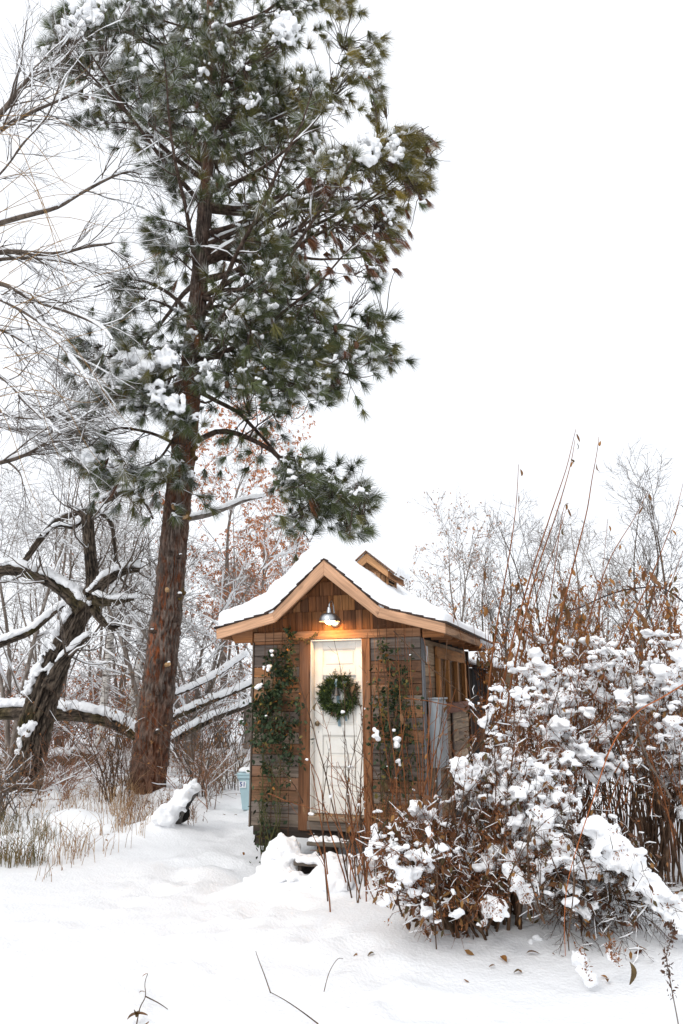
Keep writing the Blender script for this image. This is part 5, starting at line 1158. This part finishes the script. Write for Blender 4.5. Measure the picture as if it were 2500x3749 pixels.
# dry grass on the bank
def grass(name, label, poly_, n, h0, h1, cols, seed, lean=.35):
    rg = np.random.default_rng(seed); L = []
    lo, hi = np.min(poly_, 0), np.max(poly_, 0)
    while len(L) < n:
        p = rg.uniform(lo, hi)
        if inside(p, poly_):
            p = p + rg.normal(size=2) * np.array([34, 22]) * rg.random(); d = ray(*p); z = .12; g = CAM + d * ((z - CAM[2]) / d[2]); L.append(g)
    B = np.array(L); keep = vnoise(B * 1.9 + seed) + .25 * vnoise(B * 7) > -.08; B = B[keep]; n = len(B); B[:, 2] = ground_z(B[:, 0], B[:, 1]) - .02
    h = rg.uniform(h0, h1, n) * (1 + .35 * vnoise(B * 1.2 + 40)); a = rg.uniform(0, 6.28, n); t = np.linspace(0, 1, 4); ln = h * lean * rg.random(n)
    P = B[:, None] + np.stack([np.cos(a)[:, None] * ln[:, None] * t ** 2, np.sin(a)[:, None] * ln[:, None] * t ** 2, h[:, None] * (t - .15 * t ** 3)], -1)
    c = np.array(cols)[rg.integers(0, len(cols), n)] * rg.uniform(.7, 1.2, (n, 1)); mb = MB(); mb.tubes(P, np.tile([.0035, .003, .0025, .001], (n, 1)), 3, c=c)
    m_ = n // 2; idx = rg.integers(0, n, m_); mb.leaves(P[idx, rg.integers(1, 4, m_)], rg.normal(size=(m_, 3)) + np.array([0, 0, -.4]), rg.uniform(.02, .05, m_), c=c[idx] * .85, width=.4, rng=rg)
    o = mb.build(name, ATT, None, False, True); tag(o, label, 'grass', kind='stuff')
TG = [(.42, .27, .14), (.34, .19, .09), (.48, .34, .20), (.26, .15, .08)]
grass('dry_grass', 'tan dry grass sticking out of the snow bank at the left', np.array([(-100, 3150), (-100, 2930), (250, 2900), (480, 2900), (560, 2960), (520, 3060), (330, 3110), (150, 3160)]), 1700, .12, .5, TG, 600, .85)
grass('dry_grass', 'greenish brown weeds at the near end of the left bank', np.array([(-100, 3170), (-100, 3040), (120, 3020), (220, 3080), (150, 3165)]), 900, .15, .42, [(.12, .10, .04), (.17, .13, .05), (.28, .18, .09)], 601, .7)
grass('dry_grass', 'brown leafy weeds round the foot of the pine', np.array([(430, 3030), (470, 2950), (640, 2960), (700, 2960), (720, 3000), (560, 3040)]), 620, .12, .4, [(.22, .11, .05), (.16, .08, .04), (.3, .17, .08)], 602, .8)
grass('dry_grass', 'olive grass tuft beside the bin', np.array([(700, 2900), (720, 2800), (900, 2790), (905, 2880), (800, 2900)]), 420, .15, .45, [(.26, .19, .07), (.34, .25, .11), (.2, .16, .07)], 603, .8)
grass('dry_grass', 'sparse tan grass under the brush between pine and shed', np.array([(560, 2850), (560, 2740), (930, 2725), (930, 2800), (800, 2860)]), 800, .2, .6, [(.34, .22, .12), (.26, .16, .09), (.42, .30, .18), (.22, .10, .055)], 604, .7)
grass('dry_grass', 'rusty grass under the thicket left of the pine', np.array([(-60, 2860), (-60, 2760), (200, 2730), (520, 2730), (520, 2850)]), 600, .2, .6, [(.30, .15, .08), (.26, .12, .06), (.40, .26, .15)], 605, .7)
thicket('thicket', 'low snowy twigs tangled round the foot of the willow and pine', 90, -60, 560, 11.8, 15.5, .3, .85, RB, 5, .0045, .3, (.24, .11, .045), 700, 5, 2)
thicket('thicket', 'low leafy brambles between the hollow log and the bin', 40, 640, 860, 11.6, 14.5, .3, .9, RB, 6, .004, .25, (.30, .14, .05), 600, 5, 2)

# ------------------------------------------------------------------ snow laden shrubs on the right
def bez(a, c, b, n):
    t = np.linspace(0, 1, n)[:, None]; return (1 - t) ** 2 * a + 2 * t * (1 - t) * c + t * t * b
def snow_shrub(label, bases, poly_, Y0, Y1, n, seed, arch, r0=.012, nsnow=300, nleaf=300, leafc=None, slabs=(), n2=9, n3=3, snow_r=(.022, .05), low=.4, headn=0, yfun=None, nfine=85):
    rg = np.random.default_rng(seed); bl = []
    for (px, py) in bases:
        d = ray(px, py); g = CAM + d * ((.05 - CAM[2]) / d[2]); g[2] = gz(g[0], g[1]) - .04; bl.append(g)
    root = Root('snowy_shrub', np.mean(bl, 0), label, 'shrub', 'snow laden shrubs on the right'); S_ = []
    lo, hi = np.min(poly_, 0), np.max(poly_, 0)
    while len(S_) < n:
        p = rg.uniform(lo, hi)
        if not inside(p, poly_): continue
        Y = rg.uniform(Y0, Y1) if yfun is None else yfun(p, rg); T = at(p[0], p[1], Y)
        if T[2] < .12: continue
        b = bl[np.argmin([np.linalg.norm(T[:2] - q[:2]) + rg.random() * .9 for q in bl])] + np.array([rg.normal() * .09, rg.normal() * .09, 0]); h = T[2] - b[2]
        c = b + (T - b) * .45 + np.array([0, 0, arch * (.4 + h * .3) * rg.uniform(.4, 1.2)]); P = bez(b, c, T, 14); P[1:] += np.cumsum(rg.normal(size=(13, 3)), 0) * .008; S_.append(P)
    P = np.array(S_); R = np.tile(np.linspace(r0, .003, 14), (n, 1)) * rg.uniform(.6, 1.35, (n, 1))
    P2, R2 = grow(rg, P, R, n2, .42, 1, .40, .75, 5, .17, (0, 0, -.02), .6, .0016, .4, .006); P3, R3 = grow(rg, P2, R2, n3, .25, 1, .17, .8, 3, .2, (0, 0, 0), .8, .0012, .3)
    for k in range(n): mb = MB(); mb.tubes(P[k], R[k], 6); root.build(mb, 'stem', BRK_BRN, True)
    mb = MB(); mb.tubes(P2, R2, 3); mb.tubes(P3, R3, 3); root.build(mb, 'twigs', BRK_BRN if seed % 2 else BRK_RED, kind='stuff')
    # finer bare shoots standing clear of the snow
    F_ = []
    while len(F_) < nfine:
        p = rg.uniform(lo, hi)
        if not inside(p, poly_): continue
        Y = (rg.uniform(Y0, Y1) if yfun is None else yfun(p, rg)) - rg.uniform(.1, .4); T = at(p[0] + rg.normal() * 20, p[1] - rg.uniform(0, 70), Y)
        if T[2] < .85: continue
        h = T[2]; b = T + np.array([rg.normal() * .2 * h, rg.uniform(0, .4), 0]); b[2] = max(.35, T[2] - rg.uniform(.4, 1.1)); c = (b + T) / 2 + np.array([rg.normal() * .08, 0, .1]); F_.append(bez(b, c, T, 10) + np.cumsum(rg.normal(size=(10, 3)), 0) * .005)
    F_ = np.array(F_); FR = np.tile(np.linspace(.0055, .0018, 10), (nfine, 1)) * rg.uniform(.7, 1.4, (nfine, 1)); F2, FR2 = grow(rg, F_, FR, 5, .2, 1, .2, .7, 4, .2, (0, 0, .03), .7, .0012)
    mb = MB(); mb.tubes(F_, FR, 4); mb.tubes(F2, FR2, 3); root.build(mb, 'fine_shoots', BRK_RED if seed == 701 else BRK_BRN, kind='stuff')
    fp = F2[:, 1:].reshape(-1, 3); nf = nfine * 4; lc = np.array(leafc)[rg.integers(0, len(leafc), nf)] * rg.uniform(.5, 1.2, (nf, 1)); mb = MB(); mb.leaves(fp[rg.integers(0, len(fp), nf)], rg.normal(size=(nf, 3)) * .7 + np.array([0, 0, -.8]), rg.uniform(.025, .065, nf), c=lc, width=.45, rng=rg); root.build(mb, 'shoot_leaves', ATTL, False, True, 'stuff')
    # lumps of snow strung along the upper growth
    C = []; Q = []
    src = np.concatenate([P2.reshape(-1, 3), P3[:, ::2].reshape(-1, 3), P[:, 5:].reshape(-1, 3)]); dirs = np.concatenate([np.gradient(P2, axis=1).reshape(-1, 3), np.gradient(P3, axis=1)[:, ::2].reshape(-1, 3), np.gradient(P, axis=1)[:, 5:].reshape(-1, 3)])
    zr = src[:, 2]; w_ = np.clip((zr - np.quantile(zr, .05)) / (np.quantile(zr, .95) - np.quantile(zr, .05)), 0, 1) * (1 - low) + low; w_ *= np.clip(.40 + vnoise(src * 3.3 + seed) * 2.2, .0, 1.6) + .03
    ids = rg.choice(len(src), nsnow, p=w_ / w_.sum())
    for i in ids:
        d = dirs[i] / (np.linalg.norm(dirs[i]) + 1e-9); d[2] *= .5; s = rg.uniform(*snow_r) * rg.choice([.4, .6, .9, 1.4], p=[.34, .33, .24, .09]); m_ = rg.integers(4, 10)
        for j in range(m_):
            q = s * rg.uniform(.45, 1.0); C.append(src[i] + d * s * rg.uniform(-3, 3) + rg.normal(size=3) * s * .6 + np.array([0, 0, s * .3])); Q.append((q * rg.uniform(.6, 1.6), q * rg.uniform(.6, 1.6), q * rg.uniform(.35, .75)))
    for (lst, wpx, Y) in slabs:
        L = resample(pts(lst, Y), 40)
        for p in L:
            for j in range(7): q = wpx * Y / FPX * rg.uniform(.2, .5); C.append(p + rg.normal(size=3) * wpx * Y / FPX * np.array([.42, .35, .28])); Q.append((q, q, q * .8))
    ms = MB(); snow_tubes(ms, rg, P3, R3, .004, 4, .3, .3, 1.6); root.build(ms, 'twig_snow', SNOW, True, kind='stuff')
    root.lumps('snow_load', np.array(C), np.array(Q), SNOW, None, .0142, .011, 30., sub=2, smooth=2, bn=.7, bf=15.)['kind'] = 'stuff'
    q = np.concatenate([P3.reshape(-1, 3), P2[:, 2:].reshape(-1, 3)])
    if nleaf:
        pos = q[rg.integers(0, len(q), nleaf)]; lc = np.array(leafc)[rg.integers(0, len(leafc), nleaf)] * rg.uniform(.6, 1.25, (nleaf, 1)); mb = MB(); mb.leaves(pos, rg.normal(size=(nleaf, 3)) * .6 + np.array([0, 0, -1]), rg.uniform(.035, .08, nleaf), c=lc, width=.42, rng=rg); root.build(mb, 'leaves', ATTL, False, True, 'stuff')
    if headn:           # little star shaped seed heads
        e = P3[:, -1]; cs_ = np.array(C)[rg.integers(0, len(C), headn // 2)]; pos = np.concatenate([e[rg.integers(0, len(e), headn - headn // 2)], cs_ + np.array([0, -.05, .03]) + rg.normal(size=cs_.shape) * .025]); pos = np.repeat(pos, 7, 0) + rg.normal(size=(headn * 7, 3)) * .012; mb = MB(); mb.leaves(pos, rg.normal(size=(headn * 7, 3)) + np.array([0, 0, .3]), rg.uniform(.012, .026, headn * 7), c=np.array([.26, .10, .035]) * rg.uniform(.5, 1.2, (headn * 7, 1)), width=.4, rng=rg); root.build(mb, 'seed_heads', ATTL, False, True, 'stuff')
    return root
BL = [(.11, .048, .022), (.17, .075, .026), (.07, .05, .018), (.075, .03, .015), (.22, .11, .032)]
snow_shrub('tall snow capped shrub with brown seed heads at the right edge', [(2150, 3180), (2280, 3200), (2400, 3220), (2550, 3220), (2050, 3200), (2330, 3150)], np.array([(1775, 2640), (1800, 2570), (1950, 2480), (2070, 2350), (2300, 2320), (2600, 2290), (2650, 2800), (2350, 2800), (2100, 2700), (1900, 2720)], float), 6.9, 8.3, 95, 701, .35, .013, 560, 1500, BL, headn=1500, n2=8, low=.02, snow_r=(.03, .066), yfun=lambda p, r: 8.1 - .9 * np.clip((p[1] - 2320) / 450, 0, 1) + r.normal() * .25)
snow_shrub('big snow laden shrub in front of the right shed corner', [(1690, 3440), (1735, 3440), (1790, 3400), (1850, 3390), (1880, 3420), (1600, 3400)], np.array([(1330, 3100), (1400, 3010), (1520, 2960), (1640, 2900), (1640, 2780), (1720, 2720), (1800, 2620), (1900, 2600), (2020, 2700), (2060, 2900), (2000, 3150), (1930, 3300), (1750, 3330), (1560, 3340), (1420, 3260)], float), 5.7, 7.0, 105, 702, .45, .014, 700, 1500, BL, headn=1100, n2=8, low=.28, slabs=(([(1960, 2975), (2010, 3040), (2060, 3100), (2120, 3170), (2160, 3190)], 34, 5.75), ([(2050, 3130), (2000, 3170), (1985, 3180)], 26, 5.75), ([(1870, 3170), (1900, 3240), (1930, 3290)], 24, 5.7), ([(1800, 3310), (1825, 3330)], 30, 5.6), ([(1680, 2790), (1700, 2850), (1720, 2870)], 26, 6.2)), yfun=lambda p, r: 6.9 - 1.0 * np.clip((p[1] - 2600) / 600, 0, 1) + r.normal() * .22)
snow_shrub('low shrub bowed down by slabs of snow at the lower right', [(2120, 3350), (2250, 3330), (2380, 3340), (2500, 3330)], np.array([(1930, 3050), (2100, 2960), (2250, 3060), (2420, 3220), (2560, 3330), (2560, 3520), (2350, 3520), (2150, 3560), (2060, 3500), (1960, 3330)], float), 5.5, 6.4, 62, 703, .7, .009, 230, 800, BL, headn=220, n2=9, low=.3, slabs=(([(2180, 3020), (2240, 3080), (2300, 3150), (2360, 3230), (2430, 3300), (2520, 3370)], 46, 5.7), ([(2110, 3490), (2140, 3560), (2160, 3590)], 22, 5.25), ([(2230, 3480), (2245, 3510)], 14, 5.3), ([(2260, 3120), (2230, 3170)], 30, 5.7)), nfine=22)

# ------------------------------------------------------------------ cane thicket with rusty leaves behind the shrubs
ct = Root('cane_thicket', at(2150, 2900, 9.3), 'dense clump of orange canes with drooping rusty leaves behind the snowy shrubs', 'canes')
rg = np.random.default_rng(720); n = 165; px = rg.uniform(1760, 2620, n); Y = rg.uniform(8.5, 10.2, n); B = np.array([at(a, 2800, b) for a, b in zip(px, Y)]); B[:, 2] = 0
top = np.array([at(a + rg.normal() * 70 + 30, rg.uniform(2090, 2460), b)[2] for a, b in zip(px, Y)]); t = np.linspace(0, 1, 10); ln = rg.normal(size=(n, 2)) * .35 + np.array([.2, 0])
P = B[:, None] + np.concatenate([ln[:, None, :] * (t ** 1.6)[None, :, None], (top[:, None] * t)[..., None]], -1); P += rg.normal(size=P.shape) * .02 * t[None, :, None]; R = np.tile(np.linspace(.0065, .002, 10), (n, 1))
P2, R2 = grow(rg, P, R, 7, .35, 1, .5, .6, 4, .16, (0, 0, .02), .6, .0016); P3, R3 = grow(rg, P2, R2, 2, .2, 1, .2, .7, 3, .2, (0, 0, 0), .8, .0012)
mb = MB(); mb.tubes(P, R, 4); mb.tubes(P2, R2, 3); mb.tubes(P3, R3, 3); ct.build(mb, 'canes', BRK_RED, kind='stuff')
q = np.concatenate([P2[:, 2:].reshape(-1, 3), P3.reshape(-1, 3)]); m_ = 9000; pos = q[rg.integers(0, len(q), m_)]; mb = MB(); mb.leaves(pos, rg.normal(size=(m_, 3)) * .6 + np.array([0, 0, -1]), rg.uniform(.025, .07, m_), c=np.array([(.36, .13, .03), (.27, .10, .03), (.17, .08, .03), (.40, .18, .045)])[rg.integers(0, 4, m_)] * rg.uniform(.6, 1.2, (m_, 1)), width=.4, rng=rg); ct.build(mb, 'small_leaves', ATTL, False, True, 'stuff')
C = q[rg.integers(0, len(q), 260)]; C = C[C[:, 2] < 2.6]; ct.lumps('snow_clots', np.repeat(C, 3, 0) + rg.normal(size=(len(C) * 3, 3)) * .03, rg.uniform(.018, .045, len(C) * 3), SNOW, None, .018, .012, 30., sub=1)['kind'] = 'stuff'
# the larger drooping leaves, each its own piece
def leaf_mesh(name, L, w, curl, c):
    n = 7; t = np.linspace(0, 1, n); hw = w * np.sin(np.pi * np.clip(t * .93 + .05, 0, 1)) ** .8; z = -L * t; y = curl * np.sin(t * 2.2) * L
    V = np.concatenate([np.stack([-hw, y + hw * .55, z], -1), np.stack([np.zeros(n), y, z], -1), np.stack([hw, y + hw * .55, z], -1)])
    qd = [(i, i + 1, n + i + 1, n + i) for i in range(n - 1)] + [(n + i, n + i + 1, 2 * n + i + 1, 2 * n + i) for i in range(n - 1)]
    me = mesh_np(name, V, [np.array(qd)], True); me.materials.append(plain('leaf_' + name, c, .6, .35, 30.)); return me
LM = [leaf_mesh('leaf', .15, .026, .25, (.15, .075, .03)), leaf_mesh('leaf', .17, .03, -.2, (.20, .10, .045)), leaf_mesh('leaf', .13, .028, .4, (.10, .065, .025)), leaf_mesh('leaf', .12, .024, .1, (.26, .12, .035))]
def put_leaf(root, p, k, s=1.0):
    o = link('leaf', LM[k % 4], None, None, loc=tuple(p)); o.rotation_euler = (rg.normal() * .35, rg.normal() * .35, rg.uniform(0, 6.28)); o.scale = (s, s, s); return root.take(o) if isinstance(root, Root) else o
e = np.concatenate([P2[:, 2:].reshape(-1, 3), P[:, 7:].reshape(-1, 3)]); pe = project(e); ok = e[(pe[:, 1] > 2080) & (pe[:, 1] < 2480) & (pe[:, 0] > 1740) & (pe[:, 0] < 2500)]
for k in range(230): put_leaf(ct, ok[rg.integers(len(ok))] + np.array([0, -.1, 0]), k, rg.uniform(.7, 1.25))

# tall single canes against the sky
tcn = Root('tall_canes', at(1950, 2900, 8.4), 'tall slender orange canes rising against the white sky', 'canes')
for k, (lst, Y) in enumerate((([(1740, 3050), (1770, 2700), (1800, 2400), (1860, 2050), (1888, 1850), (1898, 1700)], 8.3), ([(1790, 3050), (1830, 2600), (1900, 2250), (2000, 1930), (2070, 1720), (2109, 1570)], 8.2), ([(1800, 3050), (1860, 2580), (1930, 2220), (2030, 1900), (2085, 1720), (2105, 1610)], 8.4), ([(1930, 3000), (1990, 2550), (2070, 2180), (2140, 1900), (2175, 1730), (2190, 1600)], 8.4),
        ([(2000, 3000), (2120, 2400), (2220, 2080), (2320, 1900), (2370, 1800)], 8.8), ([(2130, 3000), (2250, 2420), (2380, 2120), (2460, 1920), (2505, 1750)], 8.2), ([(1900, 3000), (1960, 2500), (2020, 2150), (2060, 1880), (2080, 1840)], 8.8), ([(2060, 3000), (2130, 2500), (2190, 2250), (2225, 1900)], 9.0), ([(2250, 3000), (2360, 2430), (2450, 2150), (2530, 1930)], 8.5), ([(1830, 3000), (1870, 2600), (1960, 2200), (2030, 2000), (2075, 1850)], 8.6), ([(1760, 3000), (1800, 2650), (1880, 2350), (1940, 2200)], 8.0))):
    Pn = resample(pts(lst, Y), 26); Pn[:, :] += np.stack([vnoise(Pn * 2 + k), vnoise(Pn * 2 + 5 + k), np.zeros(26)], -1) * .012; mb = MB(); mb.tubes(Pn, np.linspace(.014, .0028, 26) * (1 if k < 4 else .75), 6); tcn.build(mb, 'cane', BRK_RED, True)
    for j in range(2 if k < 4 else 5): put_leaf(tcn, Pn[-2 - 3 * j] + np.array([.02, -.02, 0]), k + j, .65)

# ------------------------------------------------------------------ bare canes in front of door and corner
fc = Root('bare_canes', at(1450, 3280, 7.3), 'spray of thin reddish bare canes in front of the cream door', 'canes')
rg = np.random.default_rng(740); CAN = []
lists = [[(1480, 3290), (1445, 2800), (1405, 2450), (1385, 2290)], [(1510, 3290), (1480, 2850), (1465, 2550), (1455, 2330)], [(1560, 3260), (1530, 2850), (1500, 2500), (1480, 2310)], [(1590, 3260), (1590, 2850), (1620, 2600), (1638, 2340)], [(1530, 3250), (1560, 2900), (1570, 2600), (1575, 2420)], [(1500, 3280), (1420, 2800), (1380, 2500), (1368, 2310)], [(1440, 2310), (1560, 2430), (1680, 2530), (1790, 2640)], [(1480, 2555), (1600, 2573), (1700, 2600), (1790, 2660)], [(1225, 3400), (1180, 3050), (1150, 2860), (1131, 2755)], [(1200, 3300), (1180, 3000), (1195, 2830), (1205, 2740)], [(1330, 3180), (1300, 2960), (1260, 2840), (1235, 2790)], [(1300, 3200), (1280, 2980), (1240, 2880), (1233, 2790)], [(1480, 3230), (1420, 2950), (1360, 2800), (1290, 2740)], [(1420, 3260), (1370, 3000), (1340, 2900), (1200, 2840)], [(980, 2905), (1060, 2935), (1150, 2960), (1260, 2990)], [(1110, 2940), (1080, 2880), (1050, 2840), (1040, 2830)], [(1215, 3410), (1195, 3200), (1165, 3100), (1135, 3040)], [(1330, 3330), (1260, 3080), (1180, 2950), (1120, 2900)]]
for k in range(46):
    bx = rg.uniform(1240, 1640); by = rg.uniform(3180, 3340); tx = bx + rg.normal() * 90 - 20; ty = rg.uniform(2420, 2980) if rg.random() < .7 else rg.uniform(2300, 2500); lists.append([(bx, by), (bx * .6 + tx * .4 + rg.normal() * 20, by * .55 + ty * .45), (bx * .25 + tx * .75 + rg.normal() * 14, by * .22 + ty * .78), (tx, ty)])
for k, lst in enumerate(lists):
    Y = 7.35 + rg.normal() * .28; Pn = resample(pts(lst, Y, rg.normal() * .15), 18); Pn += rg.normal(size=Pn.shape) * .0025; Rn = np.linspace(.0068, .0022, 18) * rg.uniform(.75, 1.2); mb = MB(); mb.tubes(Pn, Rn, 5)
    Pt, Rt = grow(rg, Pn[None], Rn[None], 5, .3, .95, .22, .6, 5, .12, (0, 0, .05), .7, .0014); mb.tubes(Pt, Rt, 3); fc.build(mb, 'cane', BRK_RED if k % 3 else BRK_BRN); CAN.append(Pn)
CAN = np.array(CAN)
for k in range(26): fcp = CAN[rg.integers(len(CAN)), rg.integers(6, 17)]; put_leaf(fc, fcp, k, rg.uniform(.35, .7))
for k in range(34):
    p = CAN[rg.integers(len(CAN)), rg.integers(3, 16)]; m_ = rg.integers(1, 4); s = rg.uniform(.008, .022); fc.lumps('snow_clot', p + rg.normal(size=(m_, 3)) * s * .6, np.full(m_, s), SNOW, None, .010, .004, 40., sub=1)
for (px, py, s) in ((1380, 2690, .035), (1455, 2715, .042), (1460, 2790, .02)): p = at(px, py, 7.2); fc.lumps('snow_clot', p + rg.normal(size=(7, 3)) * np.array([.5, .5, 1.1]) * s * .7, rg.uniform(.5, 1, 7) * s, SNOW, None, .009, .007, 30., sub=2)

# long orange cane arching down over the shrubs, and a snapped stick
oc = Root('arching_cane', at(2070, 3500, 5.4), 'single long orange cane arching down in front of the snowy shrubs', 'cane'); Pn = resample(pts([(2560, 2470), (2430, 2550), (2330, 2610), (2240, 2730), (2170, 2930), (2110, 3110), (2075, 3250), (2066, 3380), (2070, 3500)], 5.35), 40); mb = MB(); mb.tubes(Pn, np.linspace(.0052, .0022, 40), 6); oc.build(mb, 'cane', plain('orange_cane', (.34, .10, .028), .6, .3, 20.), True)
sk = Root('snapped_stick', at(2340, 2700, 5.9), 'grey brown snapped stick leaning through the right shrub', 'stick'); mb = MB(); mb.tubes(resample(pts([(2310, 2470), (2330, 2640), (2370, 2780), (2420, 2860), (2456, 2922)], 5.95), 20), np.linspace(.006, .0095, 20), 6, cap=True); sk.build(mb, 'stick', BRK_TWIG, True)

# hoop of black pipe in the garden beyond
hp = Root('garden_hoop', at(2200, 2500, 12), 'black pipe hoop arching behind the cane clump', 'hoop'); mb = MB(); mb.tubes(resample(pts([(2030, 2500), (2040, 2260), (2110, 2230), (2250, 2170), (2370, 2150), (2440, 2160), (2540, 2260), (2560, 2500)], 11.8), 40), np.full(40, .013), 6); hp.build(mb, 'pipe', plain('black_pipe', (.02, .022, .028), .5, .2), True)

# ------------------------------------------------------------------ foreground: twigs, weed, fallen leaves
def gpt(px, py, lift=0.0):
    d = ray(px, py); t = -CAM[2] / d[2]
    for _ in range(6): p = CAM + d * t; t = (gz(p[0], p[1]) + lift - CAM[2]) / d[2]
    return CAM + d * t
def twig(name, label, lists, mat=BRK_BRN, r=.004, lift=.02):
    p0 = gpt(*lists[0][0]); rt = Root(name, p0, label, 'twig', None)
    for k, lst in enumerate(lists): mb = MB(); P_ = np.array([gpt(a, b, lift if 0 < i < len(lst) - 1 or k else lift * .3) for i, (a, b) in enumerate(lst)]); mb.tubes(resample(P_, 14), np.linspace(r, r * .5, 14), 5); rt.build(mb, 'twig_stem', mat, True)
    return rt
twig('fallen_twig', 'thin forked twig lying on the snow at the bottom centre', [[(1165, 3749), (1100, 3700), (1040, 3660), (988, 3632)], [(990, 3634), (968, 3570), (945, 3510), (936, 3482)]], lift=.05)
twig('fallen_twig', 'short bent twig poking from the snow right of bottom centre', [[(1186, 3630), (1205, 3560), (1235, 3512), (1256, 3510)]], r=.003, lift=.06)
lt = twig('leafy_twig', 'little twig with curled brown leaves at the bottom edge left of centre', [[(500, 3749), (512, 3690), (532, 3648), (530, 3600), (541, 3562)], [(533, 3648), (580, 3672), (614, 3695)]], lift=.05)
for k, (px, py, s, a) in enumerate(((540, 3718, .9, 1.2), (545, 3742, 1.1, 1.5), (498, 3725, .7, .3), (541, 3563, .35, 2.0), (529, 3632, .3, 1.))):
    o = put_leaf(lt, gpt(px, py, .07), k, s); o.rotation_euler = (1.1, .3, a)
lv = [(1305, 3490, .8), (1345, 3500, .5), (1835, 3500, 1.1), (1975, 3492, .8), (2060, 3500, .6), (1880, 3562, .5), (1898, 3552, .45), (1790, 3540, .4), (1698, 3585, .3), (2305, 3618, 1.2), (2200, 3572, .55), (2228, 3585, .6), (2330, 3462, .8), (1240, 3440, .4), (1112, 3290, .5), (855, 2985, .5), (815, 2980, .45)]
labs = ['curled brown leaf on open snow left of the shrub foot', 'tiny curled leaf on the snow beside a curled brown leaf', 'large flat russet leaf on the snow below the big shrub stems', 'dark leaf on the snow right of the russet leaf', 'small brown leaf lying near the orange cane tip', 'small leaf on the snow below the dark leaf', 'small leaf just above another small leaf below the shrub', 'speck of brown leaf in front of the shrub foot', 'tiniest leaf on the snow left of the shrub foot', 'big upright tan leaf stuck in the snow at lower right', 'dark narrow leaf under the bowed shrub, left of a pair', 'dark oval leaf under the bowed shrub, right of a pair', 'curled leaf on the snow below the right shrub', 'small leaf on the snow left of the bare canes', 'little yellow brown leaf on the snow near the steps', 'brown leaf on the snow near the bin', 'small dark leaf on the snow left of the bin']
for k, ((px, py, s), lab) in enumerate(zip(lv, labs)):
    o = put_leaf(None, gpt(px, py, .012), k + 1, s * .8); o.name = 'fallen_leaf'; o.rotation_euler = ((1.45, .2, rg.uniform(0, 6.28)) if k != 9 else (2.8, .2, .5)); tag(o, lab, 'leaf', 'fallen leaves on the snow')
    if k == 9: o.location.z += .02
wd_ = Root('dried_weed', gpt(2485, 3760), 'dark dried weed stalk with seed pods at the lower right corner', 'weed'); rg = np.random.default_rng(760); Pn = resample(pts([(2490, 3790), (2478, 3720), (2455, 3600), (2440, 3500), (2462, 3420), (2458, 3390)], 4.75), 16); mb = MB(); mb.tubes(Pn, np.linspace(.0045, .002, 16), 5); wd_.build(mb, 'stalk', BRK_GREY, True)
m_ = 150; pos = Pn[rg.integers(5, 16, m_)] + rg.normal(size=(m_, 3)) * .012; mb = MB(); mb.leaves(pos, rg.normal(size=(m_, 3)) + np.array([0, 0, .4]), rg.uniform(.012, .035, m_), c=np.array([.10, .05, .03]) * rg.uniform(.5, 1.3, (m_, 1)), width=.4, rng=rg); wd_.build(mb, 'seed_pods', ATTL, False, True, 'stuff')
